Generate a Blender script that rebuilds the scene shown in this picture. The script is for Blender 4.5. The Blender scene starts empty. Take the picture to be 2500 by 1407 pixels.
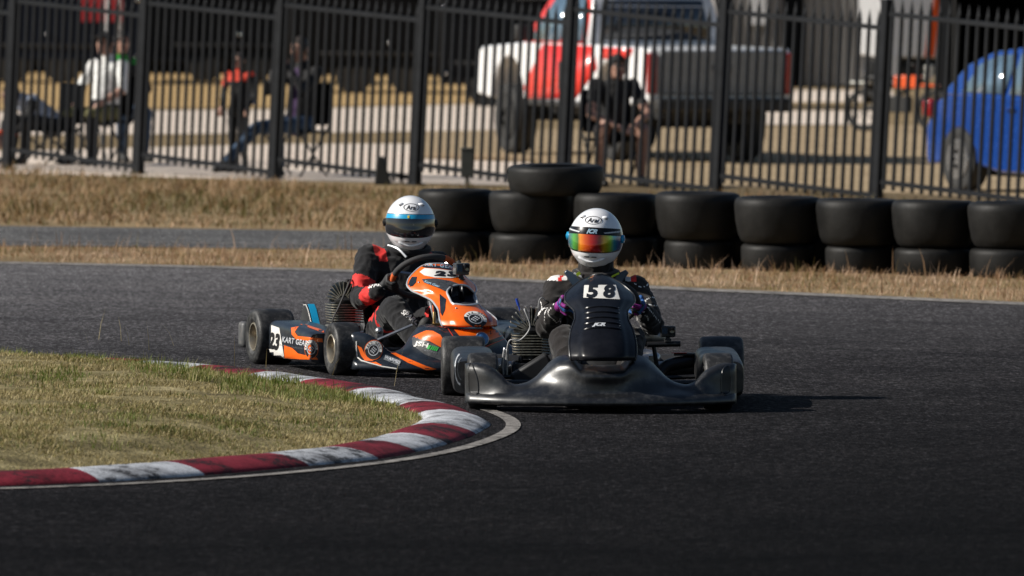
import bpy, bmesh, math, random
import numpy as np
from mathutils import Vector, Matrix, noise
from mathutils.bvhtree import BVHTree

random.seed(7); np.random.seed(7)
C = bpy.context.scene.collection
rad = math.radians

# ------------------------------------------------------------------ camera
CAM_H = 2.02; FPX = 18500.0; PITCH = math.atan(788.5 / FPX); ROLL = rad(0.5)
cam = bpy.data.objects.new('camera', bpy.data.cameras.new('camera')); C.objects.link(cam)
cam.data.sensor_width = 36.0; cam.data.lens = FPX / 2500 * 36
cam.data.clip_start = 0.5; cam.data.clip_end = 2000
cam.location = (0, 0, CAM_H)
CAM_R = Matrix.Rotation(math.pi / 2 - PITCH, 3, 'X') @ Matrix.Rotation(ROLL, 3, 'Z')
cam.rotation_euler = CAM_R.to_euler()
cam.data.dof.use_dof = True; cam.data.dof.focus_distance = 35.9; cam.data.dof.aperture_fstop = 6.0
cam.data.dof.aperture_blades = 0
bpy.context.scene.camera = cam

# ------------------------------------------------------------------ daylight
SUN_EL = rad(33); SUN_BEHIND = rad(-7)
sun_dir = Vector((-math.cos(SUN_EL) * math.cos(SUN_BEHIND), math.cos(SUN_EL) * math.sin(SUN_BEHIND), math.sin(SUN_EL)))
world = bpy.data.worlds.new('World'); bpy.context.scene.world = world; world.use_nodes = True
wn = world.node_tree.nodes; wl = world.node_tree.links
sky = wn.new('ShaderNodeTexSky'); sky.sky_type = 'NISHITA'; sky.sun_disc = False
sky.sun_elevation = SUN_EL; sky.sun_rotation = math.atan2(sun_dir.x, sun_dir.y)
sky.air_density = 1.0; sky.dust_density = 0.6
bg = next(n for n in wn if n.type == 'BACKGROUND'); bg.inputs['Strength'].default_value = 0.05
wl.new(sky.outputs[0], bg.inputs['Color'])
sun = bpy.data.objects.new('sun', bpy.data.lights.new('sun', 'SUN')); C.objects.link(sun)
sun.data.energy = 5.0; sun.data.angle = rad(0.53); sun.data.color = (1.0, 0.95, 0.87)
sun.rotation_euler = sun_dir.to_track_quat('Z', 'Y').to_euler(); sun.location = (-20, 40, 30)
sc = bpy.context.scene
sc.view_settings.view_transform = 'Standard'; sc.view_settings.look = 'None'
sc.view_settings.exposure = 0.3; sc.view_settings.gamma = 1.0
try:
    sc.cycles.use_denoising = True; sc.cycles.denoiser = 'OPENIMAGEDENOISE'
    sc.cycles.max_bounces = 8; sc.cycles.transparent_max_bounces = 8
    sc.cycles.sample_clamp_indirect = 6.0
except Exception:
    pass

# ------------------------------------------------------------------ measuring helpers
def ray(px, py):
    return CAM_R @ Vector(((px - 1250) / FPX, -(py - 703.5) / FPX, -1.0))
def G(px, py, z=0.0):                       # where the photo's point lies on level ground
    d = ray(px, py); t = (z - CAM_H) / d.z
    return Vector((d.x * t, d.y * t, z))
def AT(px, py, D):                          # the photo's point at a known distance
    d = ray(px, py); t = D / d.y
    return Vector((d.x * t, D, CAM_H + d.z * t))

# ------------------------------------------------------------------ materials
def M(name, col, rough=0.5, metal=0.0, var=0.12, scale=12.0, bump=0.0, bscale=150.0, spec=0.5, coat=0.0, rvar=0.12, dirt=0.0, dirtcol=(0.20, 0.17, 0.14), sheen=0.0):
    m = bpy.data.materials.new(name); m.use_nodes = True
    nt = m.node_tree; n = nt.nodes; l = nt.links
    b = n['Principled BSDF']
    tc = n.new('ShaderNodeTexCoord')
    nz = n.new('ShaderNodeTexNoise'); nz.inputs['Scale'].default_value = scale; nz.inputs['Detail'].default_value = 6
    l.new(tc.outputs['Object'], nz.inputs['Vector'])
    r = n.new('ShaderNodeValToRGB'); r.color_ramp.elements[0].position = 0.3; r.color_ramp.elements[1].position = 0.7
    lo = tuple(max(0, c * (1 - var)) for c in col[:3]) + (1,); hi = tuple(min(1, c * (1 + var)) for c in col[:3]) + (1,)
    r.color_ramp.elements[0].color = lo; r.color_ramp.elements[1].color = hi
    l.new(nz.outputs['Fac'], r.inputs['Fac'])
    out = r.outputs['Color']
    if dirt > 0:
        n2 = n.new('ShaderNodeTexNoise'); n2.inputs['Scale'].default_value = scale * 2.3; n2.inputs['Detail'].default_value = 9
        n2.inputs['Roughness'].default_value = 0.7
        l.new(tc.outputs['Object'], n2.inputs['Vector'])
        mr = n.new('ShaderNodeMapRange'); mr.inputs['From Min'].default_value = 0.48; mr.inputs['From Max'].default_value = 0.75
        mr.inputs['To Max'].default_value = dirt
        l.new(n2.outputs['Fac'], mr.inputs['Value'])
        mx = n.new('ShaderNodeMix'); mx.data_type = 'RGBA'
        l.new(mr.outputs[0], mx.inputs['Factor']); l.new(out, mx.inputs['A']); mx.inputs['B'].default_value = tuple(dirtcol) + (1,)
        out = mx.outputs['Result']
    l.new(out, b.inputs['Base Color'])
    rr = n.new('ShaderNodeMapRange'); rr.inputs['To Min'].default_value = max(0.02, rough - rvar); rr.inputs['To Max'].default_value = min(1, rough + rvar)
    l.new(nz.outputs['Fac'], rr.inputs['Value']); l.new(rr.outputs[0], b.inputs['Roughness'])
    b.inputs['Metallic'].default_value = metal
    b.inputs['Specular IOR Level'].default_value = spec
    b.inputs['Coat Weight'].default_value = coat; b.inputs['Coat Roughness'].default_value = 0.08
    if sheen: b.inputs['Sheen Weight'].default_value = sheen
    if bump > 0:
        n3 = n.new('ShaderNodeTexNoise'); n3.inputs['Scale'].default_value = bscale; n3.inputs['Detail'].default_value = 4
        l.new(tc.outputs['Object'], n3.inputs['Vector'])
        bp = n.new('ShaderNodeBump'); bp.inputs['Strength'].default_value = bump; bp.inputs['Distance'].default_value = 0.004
        l.new(n3.outputs['Fac'], bp.inputs['Height']); l.new(bp.outputs['Normal'], b.inputs['Normal'])
    return m

def nodes_of(m): return m.node_tree.nodes, m.node_tree.links, m.node_tree.nodes['Principled BSDF']

def ramp(n, stops):
    r = n.new('ShaderNodeValToRGB'); e = r.color_ramp.elements
    while len(e) < len(stops): e.new(0.5)
    for k, (p, c) in enumerate(stops): e[k].position = p; e[k].color = tuple(c) + (1,)
    return r

def asphalt(name, base, tint=(1, 1, 1), grit=0.55, line=False):
    m = bpy.data.materials.new(name); m.use_nodes = True
    n, l, b = nodes_of(m)
    tc = n.new('ShaderNodeTexCoord')
    v = n.new('ShaderNodeTexVoronoi'); v.inputs['Scale'].default_value = 70; l.new(tc.outputs['Object'], v.inputs['Vector'])
    hs = n.new('ShaderNodeSeparateColor'); l.new(v.outputs['Color'], hs.inputs[0])
    r = ramp(n, [(0.0, [c * base * 0.35 for c in tint]), (0.6, [c * base for c in tint]), (0.85, [c * base * 1.6 for c in tint]), (1.0, [c * base * (3.6 + grit * 2) for c in tint])])
    l.new(hs.outputs[0], r.inputs['Fac'])
    def mult(a, b_):
        mx = n.new('ShaderNodeMix'); mx.data_type = 'RGBA'; mx.blend_type = 'MULTIPLY'; mx.inputs['Factor'].default_value = 1
        l.new(a, mx.inputs['A']); l.new(b_, mx.inputs['B']); return mx.outputs['Result']
    # broad patches of wear
    big = n.new('ShaderNodeTexNoise'); big.inputs['Scale'].default_value = 0.9; big.inputs['Detail'].default_value = 8; big.inputs['Roughness'].default_value = 0.65
    l.new(tc.outputs['Object'], big.inputs['Vector'])
    br = ramp(n, [(0.3, (0.70, 0.70, 0.71)), (0.5, (1, 1, 1)), (0.72, (1.22, 1.2, 1.18))]); l.new(big.outputs['Fac'], br.inputs['Fac'])
    out = mult(r.outputs[0], br.outputs[0])
    # clumped coarse stone, drawn out a little along the lap
    mp = n.new('ShaderNodeMapping'); mp.inputs['Scale'].default_value = (85, 7, 1); l.new(tc.outputs['Object'], mp.inputs['Vector'])
    g = n.new('ShaderNodeTexNoise'); g.inputs['Scale'].default_value = 1.0; g.inputs['Detail'].default_value = 5; g.inputs['Roughness'].default_value = 0.8
    l.new(mp.outputs[0], g.inputs['Vector'])
    gr = ramp(n, [(0.30, (0.45, 0.45, 0.45)), (0.5, (0.95, 0.95, 0.95)), (0.66, (1.3, 1.3, 1.3)), (0.78, (1.8, 1.78, 1.76))]); l.new(g.outputs['Fac'], gr.inputs['Fac'])
    out = mult(out, gr.outputs[0])
    if line:   # vignette and grazing sheen painted in, with some kart rubber: dark near, pale far
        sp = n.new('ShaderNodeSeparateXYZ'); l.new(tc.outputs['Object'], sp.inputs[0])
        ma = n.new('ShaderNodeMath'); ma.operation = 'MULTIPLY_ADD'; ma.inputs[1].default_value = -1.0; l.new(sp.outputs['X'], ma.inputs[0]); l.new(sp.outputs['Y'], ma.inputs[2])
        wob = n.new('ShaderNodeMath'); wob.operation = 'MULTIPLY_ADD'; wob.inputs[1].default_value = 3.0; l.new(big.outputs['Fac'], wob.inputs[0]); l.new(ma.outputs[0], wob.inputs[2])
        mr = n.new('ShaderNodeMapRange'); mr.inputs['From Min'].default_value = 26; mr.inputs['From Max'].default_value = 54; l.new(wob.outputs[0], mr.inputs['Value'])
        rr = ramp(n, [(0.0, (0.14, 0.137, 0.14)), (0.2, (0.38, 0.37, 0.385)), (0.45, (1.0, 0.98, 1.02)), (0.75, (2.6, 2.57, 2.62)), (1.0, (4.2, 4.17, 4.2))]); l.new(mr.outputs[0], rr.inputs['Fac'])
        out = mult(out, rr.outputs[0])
        # arcs of tyre marks round the corner
        sb = n.new('ShaderNodeVectorMath'); sb.operation = 'SUBTRACT'; sb.inputs[1].default_value = (-2.4, 33.6, 0); l.new(tc.outputs['Object'], sb.inputs[0])
        ln_ = n.new('ShaderNodeVectorMath'); ln_.operation = 'LENGTH'; l.new(sb.outputs[0], ln_.inputs[0])
        cb = n.new('ShaderNodeCombineXYZ'); l.new(ln_.outputs['Value'], cb.inputs['X']); w2 = n.new('ShaderNodeMath'); w2.operation = 'MULTIPLY'; w2.inputs[1].default_value = 0.35; l.new(big.outputs['Fac'], w2.inputs[0]); l.new(w2.outputs[0], cb.inputs['Y'])
        an = n.new('ShaderNodeTexNoise'); an.inputs['Scale'].default_value = 5.5; an.inputs['Detail'].default_value = 5; an.inputs['Roughness'].default_value = 0.7; l.new(cb.outputs[0], an.inputs['Vector'])
        ar = ramp(n, [(0.32, (0.62, 0.62, 0.63)), (0.46, (0.95, 0.95, 0.95)), (0.7, (1.18, 1.17, 1.16))]); l.new(an.outputs['Fac'], ar.inputs['Fac'])
        out = mult(out, ar.outputs[0])
    l.new(out, b.inputs['Base Color'])
    b.inputs['Roughness'].default_value = 0.9; b.inputs['Specular IOR Level'].default_value = 0.04
    bp = n.new('ShaderNodeBump'); bp.inputs['Strength'].default_value = 0.9; bp.inputs['Distance'].default_value = 0.006
    l.new(v.outputs['Distance'], bp.inputs['Height']); l.new(bp.outputs['Normal'], b.inputs['Normal'])
    return m

def worn_paint(name, col, under=(0.05, 0.05, 0.05), wear=0.5, scale=9):
    m = bpy.data.materials.new(name); m.use_nodes = True
    n, l, b = nodes_of(m)
    tc = n.new('ShaderNodeTexCoord')
    a = n.new('ShaderNodeTexNoise'); a.inputs['Scale'].default_value = scale; a.inputs['Detail'].default_value = 10; a.inputs['Roughness'].default_value = 0.75
    l.new(tc.outputs['Object'], a.inputs['Vector'])
    r = ramp(n, [(0.42, under), (0.42 + 0.02 * wear, tuple(c * 0.62 for c in col)), (0.56, tuple(c * 0.9 for c in col)), (0.66, col)])
    l.new(a.outputs['Fac'], r.inputs['Fac'])
    g = n.new('ShaderNodeTexNoise'); g.inputs['Scale'].default_value = 160; g.inputs['Detail'].default_value = 3
    l.new(tc.outputs['Object'], g.inputs['Vector'])
    gr = ramp(n, [(0.35, (0.6, 0.6, 0.6)), (0.55, (1, 1, 1))]); l.new(g.outputs['Fac'], gr.inputs['Fac'])
    mx = n.new('ShaderNodeMix'); mx.data_type = 'RGBA'; mx.blend_type = 'MULTIPLY'; mx.inputs['Factor'].default_value = 1
    l.new(r.outputs[0], mx.inputs['A']); l.new(gr.outputs[0], mx.inputs['B'])
    gm = n.new('ShaderNodeTexNoise'); gm.inputs['Scale'].default_value = 2.6; gm.inputs['Detail'].default_value = 8; gm.inputs['Roughness'].default_value = 0.7; gm.inputs['Distortion'].default_value = 1.5
    l.new(tc.outputs['Object'], gm.inputs['Vector']); gmr = ramp(n, [(0.36, (0.38, 0.37, 0.37)), (0.54, (1, 1, 1))]); l.new(gm.outputs['Fac'], gmr.inputs['Fac'])
    m2 = n.new('ShaderNodeMix'); m2.data_type = 'RGBA'; m2.blend_type = 'MULTIPLY'; m2.inputs['Factor'].default_value = min(1.0, wear * 0.36)
    l.new(mx.outputs['Result'], m2.inputs['A']); l.new(gmr.outputs[0], m2.inputs['B']); mx = m2
    l.new(mx.outputs['Result'], b.inputs['Base Color']); b.inputs['Roughness'].default_value = 0.75; b.inputs['Specular IOR Level'].default_value = 0.2
    bp = n.new('ShaderNodeBump'); bp.inputs['Strength'].default_value = 0.5; bp.inputs['Distance'].default_value = 0.004
    l.new(g.outputs['Fac'], bp.inputs['Height']); l.new(bp.outputs['Normal'], b.inputs['Normal'])
    return m

def soil(name, stops, scale=3.0, bump=0.8):
    m = bpy.data.materials.new(name); m.use_nodes = True
    n, l, b = nodes_of(m)
    tc = n.new('ShaderNodeTexCoord')
    a = n.new('ShaderNodeTexNoise'); a.inputs['Scale'].default_value = scale; a.inputs['Detail'].default_value = 12; a.inputs['Roughness'].default_value = 0.72
    l.new(tc.outputs['Object'], a.inputs['Vector'])
    r = ramp(n, stops); l.new(a.outputs['Fac'], r.inputs['Fac']); l.new(r.outputs[0], b.inputs['Base Color'])
    b.inputs['Roughness'].default_value = 0.95; b.inputs['Specular IOR Level'].default_value = 0.15
    f = n.new('ShaderNodeTexNoise'); f.inputs['Scale'].default_value = 60; f.inputs['Detail'].default_value = 6
    l.new(tc.outputs['Object'], f.inputs['Vector'])
    bp = n.new('ShaderNodeBump'); bp.inputs['Strength'].default_value = bump; bp.inputs['Distance'].default_value = 0.02
    l.new(f.outputs['Fac'], bp.inputs['Height']); l.new(bp.outputs['Normal'], b.inputs['Normal'])
    return m

def blades_mat(name, dry, green, dry2, scale=1.2, greenness=0.5, spread=0.28):
    m = bpy.data.materials.new(name); m.use_nodes = True
    n, l, b = nodes_of(m)
    tc = n.new('ShaderNodeTexCoord')
    ge = n.new('ShaderNodeNewGeometry')
    a = n.new('ShaderNodeTexNoise'); a.inputs['Scale'].default_value = scale; a.inputs['Detail'].default_value = 5; a.inputs['Roughness'].default_value = 0.6
    l.new(tc.outputs['Object'], a.inputs['Vector'])
    ad = n.new('ShaderNodeMath'); ad.operation = 'MULTIPLY_ADD'; ad.inputs[1].default_value = spread; ad.inputs[2].default_value = 0.0
    l.new(ge.outputs['Random Per Island'], ad.inputs[0])
    a2 = n.new('ShaderNodeMath'); a2.operation = 'ADD'; l.new(a.outputs['Fac'], a2.inputs[0]); l.new(ad.outputs[0], a2.inputs[1])
    g = greenness
    r = ramp(n, [(0.40, tuple(c * 0.75 for c in green)), (0.40 + 0.22 * g, green), (0.47 + 0.22 * g, (dry[0] * .62, dry[1] * .52, dry[2] * .5)), (0.56 + 0.22 * g, dry), (0.88, dry2)])
    l.new(a2.outputs[0], r.inputs['Fac']); l.new(r.outputs[0], b.inputs['Base Color'])
    b.inputs['Roughness'].default_value = 0.6; b.inputs['Specular IOR Level'].default_value = 0.25
    tr = n.new('ShaderNodeBsdfTranslucent'); l.new(r.outputs[0], tr.inputs['Color'])
    ms = n.new('ShaderNodeMixShader'); ms.inputs[0].default_value = 0.3
    o = n['Material Output']; l.new(b.outputs[0], ms.inputs[1]); l.new(tr.outputs[0], ms.inputs[2]); l.new(ms.outputs[0], o.inputs['Surface'])
    return m

MT = {}
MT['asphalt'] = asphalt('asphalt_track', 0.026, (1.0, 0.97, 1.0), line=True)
MT['asphalt_old'] = asphalt('asphalt_old', 0.095, (1.0, 0.99, 1.0))
MT['line'] = worn_paint('worn_line_paint', (0.36, 0.335, 0.31), (0.08, 0.075, 0.07), 1.6, 14)
MT['kerb_red'] = worn_paint('kerb_red_paint', (0.25, 0.022, 0.038), (0.030, 0.014, 0.016), 2.6, 5)
MT['kerb_white'] = worn_paint('kerb_white_paint', (0.62, 0.64, 0.68), (0.07, 0.07, 0.075), 2.6, 5)
MT['kerb_side'] = M('kerb_concrete', (0.05, 0.048, 0.045), 0.9, var=0.4, scale=20, bump=0.5)
MT['turf'] = soil('turf_soil', [(0.32, (0.07, 0.055, 0.028)), (0.48, (0.17, 0.14, 0.065)), (0.66, (0.36, 0.30, 0.16))], 3.5)
MT['ground'] = soil('dry_ground', [(0.30, (0.13, 0.095, 0.05)), (0.50, (0.24, 0.175, 0.095)), (0.72, (0.38, 0.28, 0.16))], 1.2)
MT['blade_near'] = blades_mat('turf_blades', (0.29, 0.24, 0.095), (0.125, 0.145, 0.03), (0.50, 0.41, 0.22), 1.1, 0.46, 0.42)
MT['blade_far'] = blades_mat('dry_grass_blades', (0.43, 0.275, 0.155), (0.20, 0.16, 0.05), (0.66, 0.48, 0.36), 1.3, 0.36)
MT['concrete'] = soil('pale_concrete', [(0.30, (0.56, 0.47, 0.39)), (0.5, (0.66, 0.56, 0.47)), (0.72, (0.74, 0.64, 0.55))], 1.5, 0.2)
MT['gravel'] = soil('brown_gravel', [(0.30, (0.20, 0.145, 0.085)), (0.5, (0.36, 0.27, 0.165)), (0.72, (0.50, 0.39, 0.26))], 2.5, 0.6)
MT['gold'] = soil('golden_dry_bank', [(0.30, (0.30, 0.19, 0.08)), (0.5, (0.46, 0.31, 0.14)), (0.72, (0.56, 0.39, 0.20))], 1.5, 0.6)

# kart stuff
MT['rubber'] = M('kart_tyre_rubber', (0.013, 0.013, 0.0135), 0.55, var=0.35, scale=9, bump=0.35, bscale=120, dirt=0.55, dirtcol=(0.15, 0.145, 0.14))
MT['slick'] = M('old_tyre_rubber', (0.010, 0.0098, 0.0095), 0.55, var=0.4, scale=5, bump=0.3, bscale=40, dirt=0.3, dirtcol=(0.03, 0.028, 0.026), spec=0.2)
MT['rim'] = M('bronze_magnesium', (0.30, 0.26, 0.20), 0.38, metal=0.75, var=0.2)
MT['rim_lip'] = M('polished_rim_lip', (0.72, 0.66, 0.52), 0.25, metal=0.8, var=0.1)
MT['rim_dark'] = M('dark_rim', (0.04, 0.04, 0.04), 0.4, metal=0.6)
MT['plastic'] = M('scuffed_black_plastic', (0.008, 0.0085, 0.010), 0.38, var=0.35, scale=10, bump=0.06, bscale=60, rvar=0.16, dirt=0.6, dirtcol=(0.085, 0.083, 0.081), spec=0.75)
MT['gloss_black'] = M('gloss_black_plastic', (0.006, 0.0065, 0.009), 0.30, var=0.3, scale=14, rvar=0.10, spec=0.20, dirt=0.25, dirtcol=(0.022, 0.022, 0.025))
MT['orange'] = M('orange_vinyl', (0.86, 0.135, 0.006), 0.34, var=0.06, scale=16, coat=0.12, dirt=0.15, dirtcol=(0.40, 0.10, 0.03))
MT['navy'] = M('charcoal_blue_vinyl', (0.012, 0.017, 0.025), 0.3, var=0.25, scale=14, coat=0.15, spec=.4, dirt=0.35, dirtcol=(0.07, 0.07, 0.074))
MT['silver'] = M('silver_edge_vinyl', (0.55, 0.57, 0.60), 0.35, metal=0.3, var=0.15)
MT['white_vinyl'] = M('white_vinyl', (0.72, 0.70, 0.66), 0.4, var=0.06, scale=20, dirt=0.15, dirtcol=(0.4, 0.37, 0.3))
MT['red_vinyl'] = M('red_line_vinyl', (0.65, 0.05, 0.02), 0.4)
MT['ink'] = M('black_ink', (0.006, 0.006, 0.007), 0.45, var=0.2)
MT['pale_ink'] = M('pale_lettering', (0.50, 0.52, 0.55), 0.45, var=0.2, scale=60, dirt=0.5, dirtcol=(0.08, 0.08, 0.09))
MT['grey_ink'] = M('grey_lettering', (0.13, 0.14, 0.15), 0.45, var=0.2)
MT['blue_ink'] = M('pale_blue_lettering', (0.30, 0.44, 0.55), 0.45)
MT['green_ink'] = M('green_lettering', (0.02, 0.42, 0.06), 0.45)
MT['cyan'] = M('cyan_vinyl', (0.01, 0.33, 0.60), 0.35, coat=0.3, var=0.06)
MT['yellow'] = M('yellow_vinyl', (0.70, 0.52, 0.03), 0.4)
MT['sticker_blue'] = M('round_sticker_blue', (0.10, 0.26, 0.55), 0.35, var=0.35, scale=45)
MT['alloy'] = M('cast_alloy', (0.42, 0.40, 0.37), 0.38, metal=0.85, var=0.25, scale=40, dirt=0.4, dirtcol=(0.08, 0.07, 0.06))
MT['fin'] = M('black_cooling_fin', (0.014, 0.014, 0.014), 0.42, metal=0.2, var=0.3, scale=50)
MT['fin_edge'] = M('machined_fin_edge', (0.36, 0.33, 0.27), 0.4, metal=0.8, var=0.4, scale=60)
MT['steel'] = M('dull_steel', (0.40, 0.40, 0.41), 0.35, metal=0.9, var=0.2, scale=30)
MT['black_metal'] = M('black_painted_metal', (0.014, 0.014, 0.015), 0.4, metal=0.2, var=0.3, scale=30)
MT['dark_plastic'] = M('dark_matt_plastic', (0.018, 0.018, 0.019), 0.55, var=0.25, scale=30)
MT['cable'] = M('grey_cable', (0.30, 0.30, 0.30), 0.5)
MT['blue_tip'] = M('blue_cable_tip', (0.01, 0.05, 0.35), 0.45)
MT['grip'] = M('suede_grip', (0.030, 0.030, 0.032), 0.85, var=0.25, bump=0.3)
MT['grip_orange'] = M('orange_grip', (0.55, 0.10, 0.02), 0.8, var=0.15, bump=0.3)
MT['lens'] = M('camera_lens_glass', (0.004, 0.004, 0.006), 0.08, spec=0.8, coat=1.0, var=0.1)
MT['camera_body'] = M('action_camera_shell', (0.016, 0.017, 0.019), 0.4, var=0.2)
MT['case'] = M('clear_camera_case', (0.05, 0.05, 0.052), 0.12, coat=1.0, spec=0.8)
MT['gold_anod'] = M('brake_gold_alloy', (0.50, 0.36, 0.16), 0.4, metal=0.8)
MT['tank'] = M('cream_fuel_bottle', (0.50, 0.44, 0.34), 0.45, var=0.2)
# riders
MT['shell'] = M('white_helmet_paint', (0.84, 0.84, 0.86), 0.22, var=0.02, scale=6, coat=0.8, rvar=0.03)
MT['visor_dark'] = M('smoked_visor', (0.010, 0.011, 0.014), 0.10, coat=1.0, var=0.2, rvar=0.03, spec=0.7)
MT['seal'] = M('visor_seal_rubber', (0.01, 0.01, 0.01), 0.6)
MT['suit_black'] = M('black_suit_cloth', (0.010, 0.010, 0.0115), 0.85, var=0.3, scale=25, bump=0.35, bscale=90, sheen=0.15, spec=0.2)
MT['suit_brown'] = M('brown_black_suit_cloth', (0.013, 0.0105, 0.010), 0.85, var=0.3, scale=25, bump=0.35, bscale=90, sheen=0.15, spec=0.2)
MT['suit_red'] = M('red_suit_cloth', (0.60, 0.022, 0.018), 0.8, var=0.15, scale=25, bump=0.3, bscale=90)
MT['suit_white'] = M('white_suit_cloth', (0.70, 0.68, 0.66), 0.8, var=0.1, scale=25, bump=0.3, bscale=90)
MT['glove_black'] = M('black_glove', (0.018, 0.018, 0.020), 0.7, var=0.3, scale=40, bump=0.3)
MT['glove_purple'] = M('purple_glove', (0.22, 0.015, 0.20), 0.7, var=0.35, scale=40, bump=0.3)
MT['glove_blue'] = M('blue_glove', (0.02, 0.10, 0.32), 0.7, var=0.35, scale=40, bump=0.3)
MT['brace'] = M('blue_black_neck_brace', (0.010, 0.022, 0.042), 0.35, var=0.3, coat=0.3)
MT['lime'] = M('lime_trim', (0.42, 0.55, 0.02), 0.5)
MT['sole'] = M('shoe_sole', (0.022, 0.021, 0.020), 0.7, var=0.3, bump=0.4)
MT['skin'] = M('skin', (0.36, 0.20, 0.145), 0.55, var=0.15, scale=30)
MT['hair'] = M('dark_hair', (0.022, 0.015, 0.011), 0.6, var=0.4, scale=80, bump=0.5)
def flat(name, col, rough=0.8, **k):
    if name not in MT: MT[name] = M(name, col, rough, **k)
    return MT[name]

# iridescent visor: coloured mirror film, colour bands run round the curve
def visor_film(cx):
    m = bpy.data.materials.new('iridescent_visor_film'); m.use_nodes = True
    n, l, b = nodes_of(m)
    tc = n.new('ShaderNodeTexCoord'); sp = n.new('ShaderNodeSeparateXYZ'); l.new(tc.outputs['Object'], sp.inputs[0])
    wv = n.new('ShaderNodeTexNoise'); wv.inputs['Scale'].default_value = 26; l.new(tc.outputs['Object'], wv.inputs['Vector'])
    mr = n.new('ShaderNodeMapRange'); mr.inputs['From Min'].default_value = cx - 0.135; mr.inputs['From Max'].default_value = cx + 0.135
    l.new(sp.outputs['X'], mr.inputs['Value'])
    ma = n.new('ShaderNodeMath'); ma.operation = 'MULTIPLY_ADD'; ma.inputs[1].default_value = 0.05; ma.inputs[2].default_value = -0.025
    l.new(wv.outputs['Fac'], ma.inputs[0]); ad = n.new('ShaderNodeMath'); l.new(mr.outputs[0], ad.inputs[0]); l.new(ma.outputs[0], ad.inputs[1])
    r = ramp(n, [(0.0, (0.01, 0.02, 0.06)), (0.10, (0.02, 0.16, 0.28)), (0.17, (0.10, 0.42, 0.06)), (0.235, (0.05, 0.16, 0.02)), (0.28, (0.85, 0.28, 0.01)), (0.36, (0.80, 0.12, 0.01)),
                 (0.47, (0.62, 0.025, 0.008)), (0.56, (0.40, 0.008, 0.012)), (0.63, (0.30, 0.05, 0.005)), (0.68, (0.55, 0.30, 0.01)), (0.75, (0.40, 0.42, 0.01)), (0.80, (0.30, 0.60, 0.05)), (0.86, (0.02, 0.28, 0.36)), (0.93, (0.01, 0.08, 0.25))])
    l.new(ad.outputs[0], r.inputs['Fac']); l.new(r.outputs[0], b.inputs['Base Color'])
    b.inputs['Metallic'].default_value = 0.35; b.inputs['Roughness'].default_value = 0.22
    b.inputs['Coat Weight'].default_value = 1.0; b.inputs['Coat Roughness'].default_value = 0.04
    return m
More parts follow.
